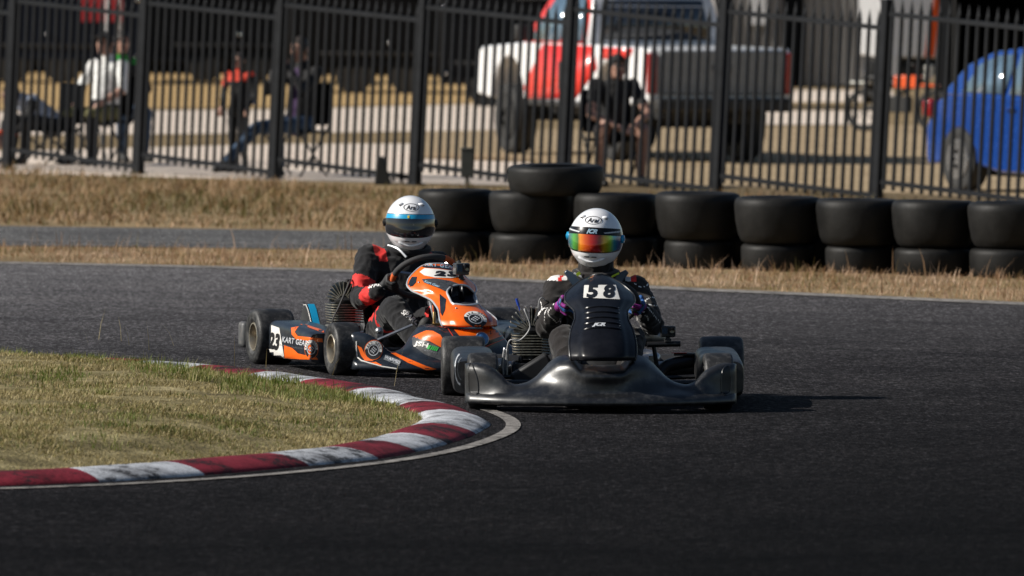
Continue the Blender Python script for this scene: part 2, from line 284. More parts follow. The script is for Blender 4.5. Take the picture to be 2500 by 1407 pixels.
# ------------------------------------------------------------------ mesh helpers
class MB:
    def __init__(s): s.v = []; s.f = []; s.m = []
    def add(s, vs, fs, mi=0):
        o = len(s.v); s.v.extend([tuple(p) for p in vs]); s.f.extend([tuple(i + o for i in f) for f in fs]); s.m.extend([mi] * len(fs)); return s
    def box(s, c, d, R=None, mi=0):
        c = Vector(c); hx, hy, hz = d[0] / 2, d[1] / 2, d[2] / 2
        vs = [Vector((x, y, z)) for z in (-hz, hz) for y in (-hy, hy) for x in (-hx, hx)]
        if R is not None: vs = [R @ p for p in vs]
        s.add([p + c for p in vs], [(0, 2, 3, 1), (4, 5, 7, 6), (0, 1, 5, 4), (2, 6, 7, 3), (0, 4, 6, 2), (1, 3, 7, 5)], mi); return s
    def grid(s, P, closeu=False, closev=False, mi=0, flip=False):
        nu, nv = len(P), len(P[0]); vs = [p for row in P for p in row]; fs = []
        for i in range(nu if closeu else nu - 1):
            for j in range(nv if closev else nv - 1):
                a = i * nv + j; b = ((i + 1) % nu) * nv + j; c = ((i + 1) % nu) * nv + (j + 1) % nv; d = i * nv + (j + 1) % nv
                fs.append((a, d, c, b) if flip else (a, b, c, d))
        s.add(vs, fs, mi); return s
    def tube(s, pts, r, n=10, mi=0, caps=True, closed=False, sq=False):
        pts = [Vector(p) for p in pts]; N = len(pts)
        rs = r if isinstance(r, (list, tuple)) else [r] * N
        rings = []; up = None
        for i in range(N):
            if closed: t = pts[(i + 1) % N] - pts[i - 1]
            else: t = pts[min(i + 1, N - 1)] - pts[max(i - 1, 0)]
            t.normalize()
            if up is None:
                up = Vector((0, 0, 1)) if abs(t.z) < 0.9 else Vector((1, 0, 0))
            x = t.cross(up)
            if x.length < 1e-5: x = t.orthogonal()
            x.normalize(); y = x.cross(t); up = y
            rings.append([pts[i] + rs[i] * (math.cos(a) * x + math.sin(a) * y) for a in [(k + (0.5 if sq else 0)) * 2 * math.pi / n for k in range(n)]])
        s.grid(rings, closeu=closed, closev=True, mi=mi)
        if caps and not closed:
            o = len(s.v) - N * n
            s.f.append(tuple(o + k for k in range(n))); s.m.append(mi)
            s.f.append(tuple(o + (N - 1) * n + n - 1 - k for k in range(n))); s.m.append(mi)
        return s
    def lathe(s, prof, c, axis='x', n=40, mi=0, closed=False, a0=0.0, a1=2 * math.pi):
        # prof: (along axis, radius)
        c = Vector(c); full = abs(a1 - a0 - 2 * math.pi) < 1e-6; rows = []
        K = n if full else n + 1
        for k in range(K):
            a = a0 + (a1 - a0) * k / n; row = []
            for h, r in prof:
                if axis == 'x': p = Vector((h, r * math.cos(a), r * math.sin(a)))
                elif axis == 'y': p = Vector((r * math.sin(a), h, r * math.cos(a)))
                else: p = Vector((r * math.cos(a), r * math.sin(a), h))
                row.append(c + p)
            rows.append(row)
        s.grid(rows, closeu=full, closev=closed, mi=mi); return s
    def prism(s, poly, O, U, V, W, h, mi=0):
        # flat polygon (u,v) extruded by h along W
        O, U, V, W = map(Vector, (O, U, V, W)); n = len(poly)
        a = [O + U * p[0] + V * p[1] for p in poly]; b = [p + W * h for p in a]
        s.add(a + b, [tuple(range(n - 1, -1, -1)), tuple(range(n, 2 * n))] + [(i, (i + 1) % n, n + (i + 1) % n, n + i) for i in range(n)], mi); return s
    def ico(s, c, r, sub=2, mi=0, R=None):
        bm = bmesh.new(); bmesh.ops.create_icosphere(bm, subdivisions=sub, radius=1)
        rr = Vector(r) if isinstance(r, (tuple, list, Vector)) else Vector((r, r, r)); c = Vector(c)
        vs = []
        for v in bm.verts:
            p = Vector((v.co.x * rr.x, v.co.y * rr.y, v.co.z * rr.z))
            vs.append(c + (R @ p if R is not None else p))
        bm.verts.index_update()
        s.add(vs, [tuple(v.index for v in f.verts) for f in bm.faces], mi); bm.free(); return s
    def mesh(s, name):
        me = bpy.data.meshes.new(name); me.from_pydata(s.v, [], s.f)
        if any(s.m): me.polygons.foreach_set('material_index', s.m)
        return me

def finish(me, smooth=38, fix=True):
    if fix:
        bm = bmesh.new(); bm.from_mesh(me); bmesh.ops.recalc_face_normals(bm, faces=bm.faces); bm.to_mesh(me); bm.free()
    if smooth:
        me.polygons.foreach_set('use_smooth', [True] * len(me.polygons))
        if smooth < 170: me.set_sharp_from_angle(angle=rad(smooth))
    me.update()

def obj(name, src, mats, parent=None, smooth=38, bevel=0, solid=0, sub=0, fix=True, loc=None, rot=None):
    me = src.mesh(name) if isinstance(src, MB) else src
    finish(me, smooth, fix)
    for m in (mats if isinstance(mats, (list, tuple)) else [mats]): me.materials.append(MT[m] if isinstance(m, str) else m)
    o = bpy.data.objects.new(name, me); C.objects.link(o)
    if parent is not None: o.parent = parent
    if solid:
        md = o.modifiers.new('thickness', 'SOLIDIFY'); md.thickness = solid; md.offset = -1
    if bevel:
        md = o.modifiers.new('edge', 'BEVEL'); md.width = bevel; md.segments = 2; md.limit_method = 'ANGLE'; md.angle_limit = rad(35)
    if sub:
        md = o.modifiers.new('sub', 'SUBSURF'); md.levels = sub; md.render_levels = sub
    if loc is not None: o.location = loc
    if rot is not None: o.rotation_euler = rot
    return o

def tag(o, label=None, cat=None, group=None, kind=None):
    if label: o['label'] = label
    if cat: o['category'] = cat
    if group: o['group'] = group
    if kind: o['kind'] = kind
    return o
def thing(name, label, cat, loc=(0, 0, 0), rot=(0, 0, 0), group=None):
    o = bpy.data.objects.new(name, None); C.objects.link(o); o.location = loc; o.rotation_euler = rot
    o.empty_display_size = 0.2
    return tag(o, label, cat, group)
def copy_tree(o, parent=None):
    c = o.copy(); C.objects.link(c)
    if parent is not None: c.parent = parent
    for ch in list(o.children): copy_tree(ch, c)
    return c

def interp(x, tab):
    xs = [t[0] for t in tab]; ys = [t[1] for t in tab]
    return float(np.interp(x, xs, ys))
def smooth_interp(x, tab):
    # monotone cubic through a table
    xs = np.array([t[0] for t in tab], float); ys = np.array([t[1] for t in tab], float)
    x = min(max(x, xs[0]), xs[-1]); i = int(min(np.searchsorted(xs, x, side='right') - 1, len(xs) - 2)); i = max(i, 0)
    h = xs[i + 1] - xs[i]; t = (x - xs[i]) / h
    def sl(k):
        if k == 0: return (ys[1] - ys[0]) / (xs[1] - xs[0])
        if k == len(xs) - 1: return (ys[-1] - ys[-2]) / (xs[-1] - xs[-2])
        a = (ys[k] - ys[k - 1]) / (xs[k] - xs[k - 1]); b = (ys[k + 1] - ys[k]) / (xs[k + 1] - xs[k])
        return 0 if a * b <= 0 else 2 * a * b / (a + b)
    m0, m1 = sl(i) * h, sl(i + 1) * h
    return float((2 * t**3 - 3 * t**2 + 1) * ys[i] + (t**3 - 2 * t**2 + t) * m0 + (-2 * t**3 + 3 * t**2) * ys[i + 1] + (t**3 - t**2) * m1)
def sstep(a, b, x):
    t = min(1, max(0, (x - a) / (b - a))); return t * t * (3 - 2 * t)
def catmull(pts, n=10, closed=False):
    pts = [Vector(p) for p in pts]; out = []; N = len(pts)
    rng = range(N) if closed else range(N - 1)
    for i in rng:
        p0 = pts[i - 1] if (closed or i > 0) else pts[i]; p1 = pts[i]; p2 = pts[(i + 1) % N]; p3 = pts[(i + 2) % N] if (closed or i + 2 < N) else pts[min(i + 1, N - 1)]
        for k in range(n):
            t = k / n
            out.append(0.5 * ((2 * p1) + (p2 - p0) * t + (2 * p0 - 5 * p1 + 4 * p2 - p3) * t * t + (3 * p1 - p0 - 3 * p2 + p3) * t**3))
    if not closed: out.append(pts[-1])
    return out

# ------------------------------------------------------------------ lettering and decals laid on surfaces
def text_geo(s, size=1.0, bold=0.0, shear=0.0, sx=1.0, space=1.0):
    cu = bpy.data.curves.new('lettering', 'FONT'); cu.body = s; cu.size = size; cu.offset = bold; cu.shear = shear
    cu.align_x = 'CENTER'; cu.align_y = 'CENTER'; cu.space_character = space; cu.resolution_u = 3
    o = bpy.data.objects.new('lettering', cu); C.objects.link(o)
    dg = bpy.context.evaluated_depsgraph_get(); ev = o.evaluated_get(dg); me = ev.to_mesh()
    V = np.array([v.co[:2] for v in me.vertices]).reshape(-1, 2); F = [tuple(p.vertices) for p in me.polygons]
    ev.to_mesh_clear(); bpy.data.objects.remove(o); bpy.data.curves.remove(cu)
    V[:, 0] *= sx
    V -= (V.max(0) + V.min(0)) / 2
    return V, F
def poly_geo(pts): return np.array(pts, float), [tuple(range(len(pts)))]
def disc_geo(cx, cy, rx, ry, n=28, rot=0.0):
    c, s_ = math.cos(rot), math.sin(rot); out = []
    for k in range(n):
        a = 2 * math.pi * k / n; x, y = rx * math.cos(a), ry * math.sin(a); out.append((cx + x * c - y * s_, cy + x * s_ + y * c))
    return poly_geo(out)
def ring_geo(cx, cy, rx, ry, w, n=36, rot=0.0, a0=0.0, a1=2 * math.pi):
    V = []; F = []; c, s_ = math.cos(rot), math.sin(rot)
    full = abs(a1 - a0 - 2 * math.pi) < 1e-6; K = n if full else n + 1
    for k in range(K):
        a = a0 + (a1 - a0) * k / n
        for q in (1.0, 1.0 - w):
            x, y = rx * q * math.cos(a), ry * q * math.sin(a); V.append((cx + x * c - y * s_, cy + x * s_ + y * c))
    for k in range(n):
        i = 2 * k; j = 2 * ((k + 1) % K); F.append((i, j, j + 1, i + 1))
    return np.array(V), F
def merge_geo(*gs):
    V = []; F = []; o = 0
    for v, f in gs:
        V.append(np.asarray(v)); F += [tuple(i + o for i in q) for q in f]; o += len(v)
    return np.vstack(V), F
def xf(g, sx=1, sy=None, rot=0.0, dx=0, dy=0, shx=0.0, shy=0.0):
    V, F = g; sy = sx if sy is None else sy; V = np.array(V) * (sx, sy)
    V = np.stack([V[:, 0] + shx * V[:, 1], V[:, 1] + shy * V[:, 0]], 1)
    c, s_ = math.cos(rot), math.sin(rot)
    return np.stack([V[:, 0] * c - V[:, 1] * s_ + dx, V[:, 0] * s_ + V[:, 1] * c + dy], 1), F

def bvh_of(*objs):
    V = []; F = []
    for o in objs:
        k = len(V); V += [v.co.copy() for v in o.data.vertices]; F += [tuple(i + k for i in p.vertices) for p in o.data.polygons]
    return BVHTree.FromPolygons(V, F)

def decal(name, geo, frame, bvh, mat, parent, off=0.0015, cell=0.018, jump=0.05):
    O, U, V, W = [Vector(q) for q in frame]
    P, F = geo
    bm = bmesh.new(); vs = [bm.verts.new((p[0], p[1], 0)) for p in P]
    for f in F:
        try: bm.faces.new([vs[i] for i in f])
        except ValueError: pass
    bmesh.ops.triangulate(bm, faces=bm.faces)
    P = np.asarray(P); lo, hi = P.min(0), P.max(0)
    for ax in (0, 1):
        n = int((hi[ax] - lo[ax]) / cell)
        for k in range(1, n + 1):
            co = [0, 0, 0]; co[ax] = lo[ax] + (hi[ax] - lo[ax]) * k / (n + 1); no = [0, 0, 0]; no[ax] = 1
            bmesh.ops.bisect_plane(bm, geom=bm.verts[:] + bm.edges[:] + bm.faces[:], plane_co=co, plane_no=no)
    bad = []
    for v in bm.verts:
        o = O + U * v.co.x + V * v.co.y - W * 3
        h, nn, idx, d = bvh.ray_cast(o, W)
        if h is None: bad.append(v); continue
        if nn.dot(W) > 0: nn = -nn
        v.co = h + (nn * 0.75 - W * 0.4) * off
    if bad: bmesh.ops.delete(bm, geom=bad, context='VERTS')
    longf = [f for f in bm.faces if max(e.calc_length() for e in f.edges) > jump + cell * 1.6]
    if longf: bmesh.ops.delete(bm, geom=longf, context='FACES')
    for f in bm.faces:
        f.normal_update()
        if f.normal.dot(W) > 0: f.normal_flip()
    me = bpy.data.meshes.new(name); bm.to_mesh(me); bm.free()
    return obj(name, me, mat, parent, smooth=179, fix=False)

def project_line(pts, frame, bvh, off=0.0):
    O, U, V, W = [Vector(q) for q in frame]; out = []
    for p in pts:
        h, nn, i, d = bvh.ray_cast(O + U * p[0] + V * p[1] - W * 3, W)
        if h is not None:
            if nn.dot(W) > 0: nn = -nn
            out.append(h + nn * off)
    return out

# ------------------------------------------------------------------ bodies: one continuous surface grown over a skeleton
def cap_into(mb, p0, r0, p1, r1):
    p0, p1 = Vector(p0), Vector(p1)
    mb.ico(p0, r0, 2); mb.ico(p1, r1, 2)
    d = (p1 - p0)
    if d.length > 1e-4: mb.tube([p0, p1], [r0, r1], n=16)
def body_mesh(name, prims, voxel=0.008, smooth_it=6, wrinkle=0.0, wscale=16.0, seed=0):
    mb = MB()
    for q in prims:
        if q[0] == 'c': cap_into(mb, q[1], q[2], q[3], q[4])
        else: mb.ico(q[1], q[2], 3, R=(q[3] if len(q) > 4 and q[3] is not None else None))
    me = mb.mesh('tmp'); bm = bmesh.new(); bm.from_mesh(me); bmesh.ops.recalc_face_normals(bm, faces=bm.faces); bm.to_mesh(me); bm.free()
    o = bpy.data.objects.new('tmp', me); C.objects.link(o)
    r = o.modifiers.new('r', 'REMESH'); r.mode = 'VOXEL'; r.voxel_size = voxel
    s = o.modifiers.new('s', 'SMOOTH'); s.factor = 0.5; s.iterations = smooth_it
    dg = bpy.context.evaluated_depsgraph_get(); out = bpy.data.meshes.new_from_object(o.evaluated_get(dg))
    bpy.data.objects.remove(o); out.name = name
    if wrinkle:
        sd = Vector((seed * 3.1, seed * 1.7, 0))
        nr = [v.normal.copy() for v in out.vertices]
        for v, nn in zip(out.vertices, nr):
            p = v.co * wscale + sd
            w = noise.noise(p + Vector((0.6, 0.2, 0)) * noise.noise(p * 0.6)) + 0.5 * noise.noise(p * 2.1)
            w = (1 - abs(w)) ** 2 - 0.5
            v.co = v.co + nn * (w * wrinkle)
    return out
def paint(me, prims, fn):
    n = len(me.polygons); Cn = np.empty(n * 3); me.polygons.foreach_get('center', Cn); Cn = Cn.reshape(-1, 3)
    best = np.full(n, 1e9); bi = np.zeros(n, int); bt = np.zeros(n)
    for k, q in enumerate(prims):
        if q[0] == 'c':
            a, b = np.array(q[1], float), np.array(q[3], float); d = b - a; L = max(1e-9, d.dot(d))
            t = np.clip(((Cn - a) @ d) / L, 0, 1); dist = np.linalg.norm(Cn - (a + t[:, None] * d), axis=1) - (q[2] + (q[4] - q[2]) * t)
        else:
            rr = q[2] if isinstance(q[2], (tuple, list)) else (q[2],) * 3
            t = np.zeros(n); dist = (np.linalg.norm((Cn - np.array(q[1], float)) / np.array(rr), axis=1) - 1) * min(rr)
        w = dist < best; best[w] = dist[w]; bi[w] = k; bt[w] = t[w]
    names = [q[-1] for q in prims]
    mi = [fn(names[bi[i]], bt[i], Cn[i]) for i in range(n)]
    me.polygons.foreach_set('material_index', mi)
# ================================================================== THE PLACE
def sheet(name, pts, z, mat, kind='structure'):
    mb = MB(); mb.add([(p[0], p[1], z) for p in pts], [tuple(range(len(pts)))])
    o = obj(name, mb, mat, smooth=0); tag(o, kind=kind); return o
def strip(name, line, w, z, mat, parent=None):
    pts = [Vector((p[0], p[1], 0)) for p in line]; L = []; R_ = []
    for i, p in enumerate(pts):
        t = (pts[min(i + 1, len(pts) - 1)] - pts[max(i - 1, 0)]).normalized(); nn = Vector((-t.y, t.x, 0))
        L.append(p + nn * w / 2 + Vector((0, 0, z))); R_.append(p - nn * w / 2 + Vector((0, 0, z)))
    mb = MB(); mb.grid([L, R_]); return obj(name, mb, mat, parent, smooth=0)

sheet('ground', [(-400, -60), (400, -60), (400, 900), (-400, 900)], 0.0, 'ground')

# far edge of the track, traced on the ground
edge_px = [(-500, 622), (-200, 632), (0, 640), (450, 649), (870, 660), (1145, 677), (1450, 692), (1700, 705), (2100, 722), (2500, 740), (3000, 763), (3500, 786)]
edge = [G(*p) for p in edge_px]
e0, e1 = edge[0], edge[-1]
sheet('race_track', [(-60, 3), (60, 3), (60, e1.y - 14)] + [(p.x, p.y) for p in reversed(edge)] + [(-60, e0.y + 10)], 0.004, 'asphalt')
tag(strip('track_edge_line', [p - Vector((0, 0.30, 0)) for p in edge], 0.30, 0.0085, 'line'), kind='structure')
# pit lane strip beyond the verge on the left
pl = [G(-500, 548), G(0, 553), G(500, 560), G(930, 567), G(1240, 572), G(1240, 600), G(930, 612), G(500, 606), G(0, 602), G(-500, 598)]
sheet('pit_lane', [(p.x, p.y) for p in pl], 0.004, 'asphalt_old')
tag(strip('pit_lane_line', [G(-400, 586), G(0, 589), G(480, 595), G(900, 603)], 0.07, 0.0085, 'line'), kind='structure')

# ------------------------------------------------------------------ kerb round the inside of the corner
near_px = [(-420, 1197), (-200, 1194), (0, 1189), (260, 1179), (494, 1163), (754, 1140), (915, 1124), (1014, 1106), (1087, 1088), (1160, 1062), (1197, 1040)]
tip_px = [(1190, 1018), (1150, 998), (1108, 982)]
far_px = [(1035, 963), (988, 947), (884, 927), (780, 914), (676, 899), (546, 887), (364, 874), (208, 866), (0, 857), (-300, 846)]
kp = [G(x, y) for x, y in near_px] + [G(x, y, 0.03) for x, y in tip_px] + [G(x, y, 0.055) + Vector((0.02, 0.12, 0)) for x, y in far_px]
for p in kp: p.z = 0
kpath = catmull(kp, 14)
# resample evenly
def resample(path, step):
    out = [path[0].copy()]; acc = 0.0
    for a, b in zip(path[:-1], path[1:]):
        L = (b - a).length
        while acc + L >= step:
            t = (step - acc) / L; a = a + (b - a) * t; out.append(a.copy()); L = (b - a).length; acc = 0.0
        acc += L
    return out
kpath = resample(kpath, 0.03)
for it in range(12):
    kpath = [kpath[0]] + [(kpath[i - 1] + kpath[i] * 2 + kpath[i + 1]) / 4 for i in range(1, len(kpath) - 1)] + [kpath[-1]]
def knorm(i):
    t = (kpath[min(i + 1, len(kpath) - 1)] - kpath[max(i - 1, 0)]).normalized(); return Vector((-t.y, t.x, 0))
KN = [knorm(i) for i in range(len(kpath))]
KPROF = [(-0.005, 0.002), (0.0, 0.010), (0.025, 0.022), (0.07, 0.036), (0.13, 0.047), (0.19, 0.050), (0.25, 0.044), (0.29, 0.032), (0.30, -0.01)]
kerb = thing('kerb', 'red and white striped concrete kerb curving round the grass island', 'kerb')
kerb['kind'] = 'structure'
near_b = [(252, 1180), (494, 1163), (757, 1140), (920, 1123), (1014, 1106), (1092, 1087), (1160, 1062), (1192, 1028)]
far_b = [(1144, 1000), (1108, 983), (1035, 964), (983, 947), (842, 922), (728, 906), (554, 888), (413, 878), (300, 871), (200, 866), (110, 862), (20, 858)]
bpts = [G(x, y) for x, y in near_b] + [G(x, y, .012 if x > 1100 else .05) for x, y in far_b]
cuts = [0] + [min(range(len(kpath)), key=lambda j: (Vector((kpath[j].x, kpath[j].y, 0)) - Vector((p.x, p.y, 0))).length) for p in bpts] + [len(kpath) - 1]
cuts = [max(cuts[:i + 1]) for i in range(len(cuts))]
for k, (a, b) in enumerate(zip(cuts[:-1], cuts[1:])):
    if b - a < 2: continue
    rows = []
    for j in range(a, b + 1):
        q = kpath[j]; nn = KN[j]; wob = 0.004 * noise.noise(q * 3)
        rows.append([q + nn * u + Vector((0, 0, z + wob)) for u, z in KPROF])
    mb = MB(); mb.grid(rows)
    obj('kerb_block', mb, 'kerb_red' if k % 2 == 0 else 'kerb_white', kerb, smooth=60)
# painted line hugging the kerb on the track side
ln = []
for j in range(0, len(kpath), 4):
    d = 0.22 - 0.08 * sstep(-1.2, -0.2, kpath[j].x)
    ln.append(kpath[j] - KN[j] * d)
ln = [p for p in ln if p.y < 34.9]
for _ in range(30): ln = [ln[0]] + [(ln[i - 1] + ln[i] * 2 + ln[i + 1]) / 4 for i in range(1, len(ln) - 1)] + [ln[-1]]
tag(strip('kerb_line', [p for p in ln if p.y < 34.6], 0.065, 0.0085, 'line'), kind='structure')

# grass island
inner = [kpath[j] + KN[j] * 0.295 for j in range(0, len(kpath), 5)]
isl = [(p.x, p.y) for p in inner] + [(-9, inner[-1].y + 0.1), (-9, inner[0].y - 0.2)]
def in_poly(X, Y, poly):
    poly = np.asarray(poly); n = len(poly); c = np.zeros(len(X), bool); j = n - 1
    for i in range(n):
        xi, yi = poly[i]; xj, yj = poly[j]
        cond = ((yi > Y) != (yj > Y)) & (X < (xj - xi) * (Y - yi) / (yj - yi + 1e-12) + xi); c ^= cond; j = i
    return c
inner2 = np.array([(p.x, p.y) for p in inner])
def island_z(X, Y):
    X = np.asarray(X, float); Y = np.asarray(Y, float); d = np.full(X.shape, 1e9)
    for q in inner2[::2]: d = np.minimum(d, np.hypot(X - q[0], (Y - q[1]) * .8))
    t = np.clip(d / .75, 0, 1); t = t * t * (3 - 2 * t); u = np.clip((-.35 - X) / 1.6, 0, 1); u = u * u * (3 - 2 * u)
    return .026 + t * (.028 + .052 * u)
cen_i = Vector((-9, 33.6, 0)); rows = []
for t in [0, .006, .014, .025, .04, .06, .08, .10, .125, .15, .18, .21, .25, .30, .36, .44, .55, .7, .85, 1.0]:
    P_ = [Vector((p.x, p.y, 0)).lerp(cen_i, t) for p in inner]; zz = island_z([p.x for p in P_], [p.y for p in P_])
    rows.append([(p.x, p.y, float(z) + .006 * noise.noise(p * 3.0) * (t > .01)) for p, z in zip(P_, zz)])
mb = MB(); mb.grid(rows)
tag(obj('grass_island', mb, 'turf', smooth=60), kind='structure')

def vnoise(X, Y, s, seed=0.0):
    return np.array([noise.noise(Vector((x * s + seed, y * s, seed))) for x, y in zip(X, Y)])
def grass(name, X, Y, Z, hgt, wid, lean, mat, label, azs=None):
    n = len(X); az = np.random.rand(n) * 2 * math.pi if azs is None else azs
    fx, fy = np.cos(az), np.sin(az); sx, sy = -fy, fx
    rows = []
    for t, w in ((0.0, 1.0), (0.5, 0.75), (1.0, 0.06)):
        lx = lean * (t ** 1.6) * hgt; zz = hgt * t * np.sqrt(np.clip(1 - (lean * t * 0.8) ** 2, 0.06, 1))
        for sgn in (-1, 1):
            rows.append(np.stack([X + fx * lx + sgn * sx * wid * w / 2, Y + fy * lx + sgn * sy * wid * w / 2, Z + zz], 1))
    V = np.stack(rows, 1).reshape(-1, 3)
    me = bpy.data.meshes.new(name); me.vertices.add(len(V)); me.vertices.foreach_set('co', V.ravel())
    q = np.array([[0, 1, 3, 2], [2, 3, 5, 4]]); F = (np.arange(n)[:, None, None] * 6 + q[None]).reshape(-1)
    me.loops.add(len(F)); me.loops.foreach_set('vertex_index', F.astype(np.int32))
    np_ = len(F) // 4; me.polygons.add(np_); me.polygons.foreach_set('loop_start', (np.arange(np_) * 4).astype(np.int32))
    me.update(calc_edges=True); me.validate()
    o = obj(name, me, mat, smooth=0, fix=False); tag(o, label, None, None, 'stuff'); return o

def scatter(n, x0, x1, y0, y1, poly):
    X = np.random.uniform(x0, x1, n); Y = np.random.uniform(y0, y1, n); k = in_poly(X, Y, poly); return X[k], Y[k]
# short mown turf on the island
X, Y = scatter(330000, -2.9, 0.0, 27.5, 40.5, isl)
nz = vnoise(X, Y, 2.2, 3.0); nz2 = vnoise(X, Y, 6.0, 1.0); keep = np.random.rand(len(X)) < np.clip(0.42 + 0.9 * nz + .6 * nz2, 0.04, 1); X, Y, nz = X[keep], Y[keep], (nz + .5 * nz2)[keep]
h = np.random.uniform(0.008, 0.026, len(X)) * (1 + 0.7 * np.clip(nz, -0.5, 1)); lean = np.random.uniform(0.4, 1.5, len(X))
grass('grass', X, Y, island_z(X, Y) - .002, h, np.random.uniform(0.0025, 0.005, len(X)), lean, 'blade_near', 'short mown half dry grass on the island inside the kerb')
# longer tufts
tx, ty = [], []
tuft = []
for q in range(70):
    j = random.randrange(len(kpath) // 2, len(kpath)); p = kpath[j] + KN[j] * (.33 + .7 * random.random() ** 2)
    tuft.append((p.x, p.y, random.uniform(.05, .22), random.randint(12, 60), random.uniform(.03, .085)))
for q in range(60): tuft.append((random.uniform(-2.2, -.2), random.uniform(30.5, 36.5), random.uniform(.04, .25), random.randint(8, 40), random.uniform(.02, .045)))
tuft.append((-1.24, 34.4, .10, 60, .05))
hh = []
for cx, cy, r, n_, hm in tuft:
    n_ *= 3
    a = np.random.rand(n_) * 6.28; q = np.sqrt(np.random.rand(n_)) * r
    tx.append(cx + q * np.cos(a)); ty.append(cy + q * np.sin(a) * 2.0); hh.append(np.random.uniform(0.4, 1.0, n_) * hm)
X = np.concatenate(tx); Y = np.concatenate(ty); H = np.concatenate(hh); k = in_poly(X, Y, isl); X, Y, H = X[k], Y[k], H[k]
grass('grass', X, Y, island_z(X, Y) - .002, H, np.random.uniform(0.003, 0.005, len(X)), np.random.uniform(0.1, 0.9, len(X)), blades_mat('green_tuft_blades', (0.22, 0.24, 0.06), (0.11, 0.165, 0.025), (0.45, 0.40, 0.2), 2.0, 0.8), 'longer green grass tufts along the far side of the island')
# a few tall seed stems
X = np.array([-2.14, -2.10, -1.98, -1.93, -1.82, -1.70, -1.2, -0.86, -0.55, -1.35]); Y = np.array([38.3, 38.5, 38.4, 38.2, 38.0, 38.1, 37.0, 36.4, 35.6, 36.9])
grass('grass', X, Y, island_z(X, Y) - .002, np.random.uniform(0.09, 0.2, len(X)), np.full(len(X), 0.003), np.random.uniform(0.1, 0.7, len(X)), 'blade_near', 'thin tall dry seed stems at the back of the island')

# dry verge between track and fence
def vpoly(px): return [(G(*p).x, G(*p).y) for p in px]
low = vpoly([(-300, 630), (0, 638), (870, 658), (1145, 675), (1700, 703), (2500, 738), (2800, 750), (2800, 690), (2400, 668), (1900, 650), (1300, 634), (1000, 622), (900, 616), (0, 604), (-300, 600)])
X, Y = scatter(120000, -5, 6, 40, 62, low)
nz = vnoise(X, Y, 1.3, 9.0)
grass('grass', X, Y, np.zeros(len(X)), np.random.uniform(0.015, 0.065, len(X)) * (1 + 1.1 * nz), np.random.uniform(0.003, 0.007, len(X)), np.random.uniform(0.2, 1.3, len(X)), 'blade_far', 'dry straw coloured grass strip along the track edge')
X, Y = scatter(2600, -5, 6, 40, 62, low)
grass('grass', X, Y, np.zeros(len(X)), np.random.uniform(0.08, 0.20, len(X)), np.random.uniform(0.004, 0.009, len(X)), np.random.uniform(0.1, 0.7, len(X)), 'blade_far', 'tall thin dry stems standing along the track edge')
up = vpoly([(-300, 548), (0, 550), (930, 564), (1300, 575), (2600, 640), (2600, 520), (2140, 492), (1365, 474), (1000, 468), (340, 436), (20, 418), (-300, 410)])
X, Y = scatter(60000, -7, 6, 48, 78, up)
nz = vnoise(X, Y, 0.6, 5.0)
grass('grass', X, Y, np.zeros(len(X)), np.random.uniform(0.03, 0.11, len(X)) * (1 + 0.8 * nz), np.random.uniform(0.008, 0.016, len(X)), np.random.uniform(0.2, 1.1, len(X)), blades_mat('verge_blades', (0.30, 0.20, 0.095), (0.13, 0.115, 0.035), (0.50, 0.335, 0.22), 0.55, 0.62), 'ochre dry grass verge in front of the fence')

# ------------------------------------------------------------------ tyre wall: racing slicks stacked in twos
def tyre_profile(R, h, taper):
    pr = [(0.03, 0.60), (0.0, 0.72), (0.015, 0.85), (0.08, 0.945), (0.22, 0.985), (0.5, 1.0), (0.80, 1.0), (0.91, 0.985), (0.975, 0.935), (1.0, 0.85), (0.99, 0.70), (0.95, 0.60), (0.80, 0.70), (0.5, 0.80), (0.2, 0.70)]
    return [(z * h, r * R * (1 - taper * (1 - z) ** 2)) for z, r in pr]
def tyre(R, h, taper, p, label, tilt=(0, 0)):
    mb = MB(); mb.lathe(tyre_profile(R, h, taper), (0, 0, 0), 'z', 56, closed=True)
    for fr in (0.3, 0.7): pass
    o = obj('tyre', mb, 'slick', smooth=60, loc=p, rot=(tilt[0], tilt[1], random.uniform(0, 6)))
    tag(o, label, 'tyre', 'old slick tyres of the tyre wall'); return o
stacks = [ # centre px, base py, upper R, upper h, lower R, lower h, lower shift
    (1112, 634, 0.262, 0.285, 0.255, 0.215, 0.0), (1296, 640, 0.288, 0.290, 0.285, 0.215, 0.0), (1500, 646, 0.290, 0.290, 0.270, 0.21, 0.02), (1703, 652, 0.290, 0.320, 0.232, 0.20, 0.01),
    (1899, 658, 0.290, 0.315, 0.245, 0.19, 0.0), (2096, 663, 0.286, 0.310, 0.225, 0.19, 0.005), (2281, 669, 0.284, 0.315, 0.262, 0.19, 0.0), (2468, 674, 0.284, 0.305, 0.270, 0.20, 0.0), (2660, 680, 0.286, 0.310, 0.26, 0.20, 0.0)]
where = ['behind the white helmet with the blue strip, end of the row', 'second stack of the row, under the loose tyre', 'third stack of the row, left of the iridescent visor', 'fourth stack of the row, right of the iridescent visor helmet', 'fifth stack of the row, between tapered neighbours', 'sixth stack of the row, narrowest foot', 'seventh stack of the row, second from the frame edge', 'last stack of the row, at the right frame edge', 'beyond the right frame edge']
for (cx, by, Ru, hu, Rl, hl, sh), w in zip(stacks, where):
    if cx > 2600: continue
    b = G(cx, by + 4); b.y += 0.1
    tyre(Rl, hl, 0.05, b + Vector((sh, 0, -0.012)), 'lower black slick tyre, ' + w, (random.uniform(-.01, .01), random.uniform(-.015, .015)))
    tyre(Ru, hu, 0.12, b + Vector((0, 0, hl - 0.012)), 'upper black slick tyre, ' + w, (random.uniform(-.012, .012), random.uniform(-.015, .015)))
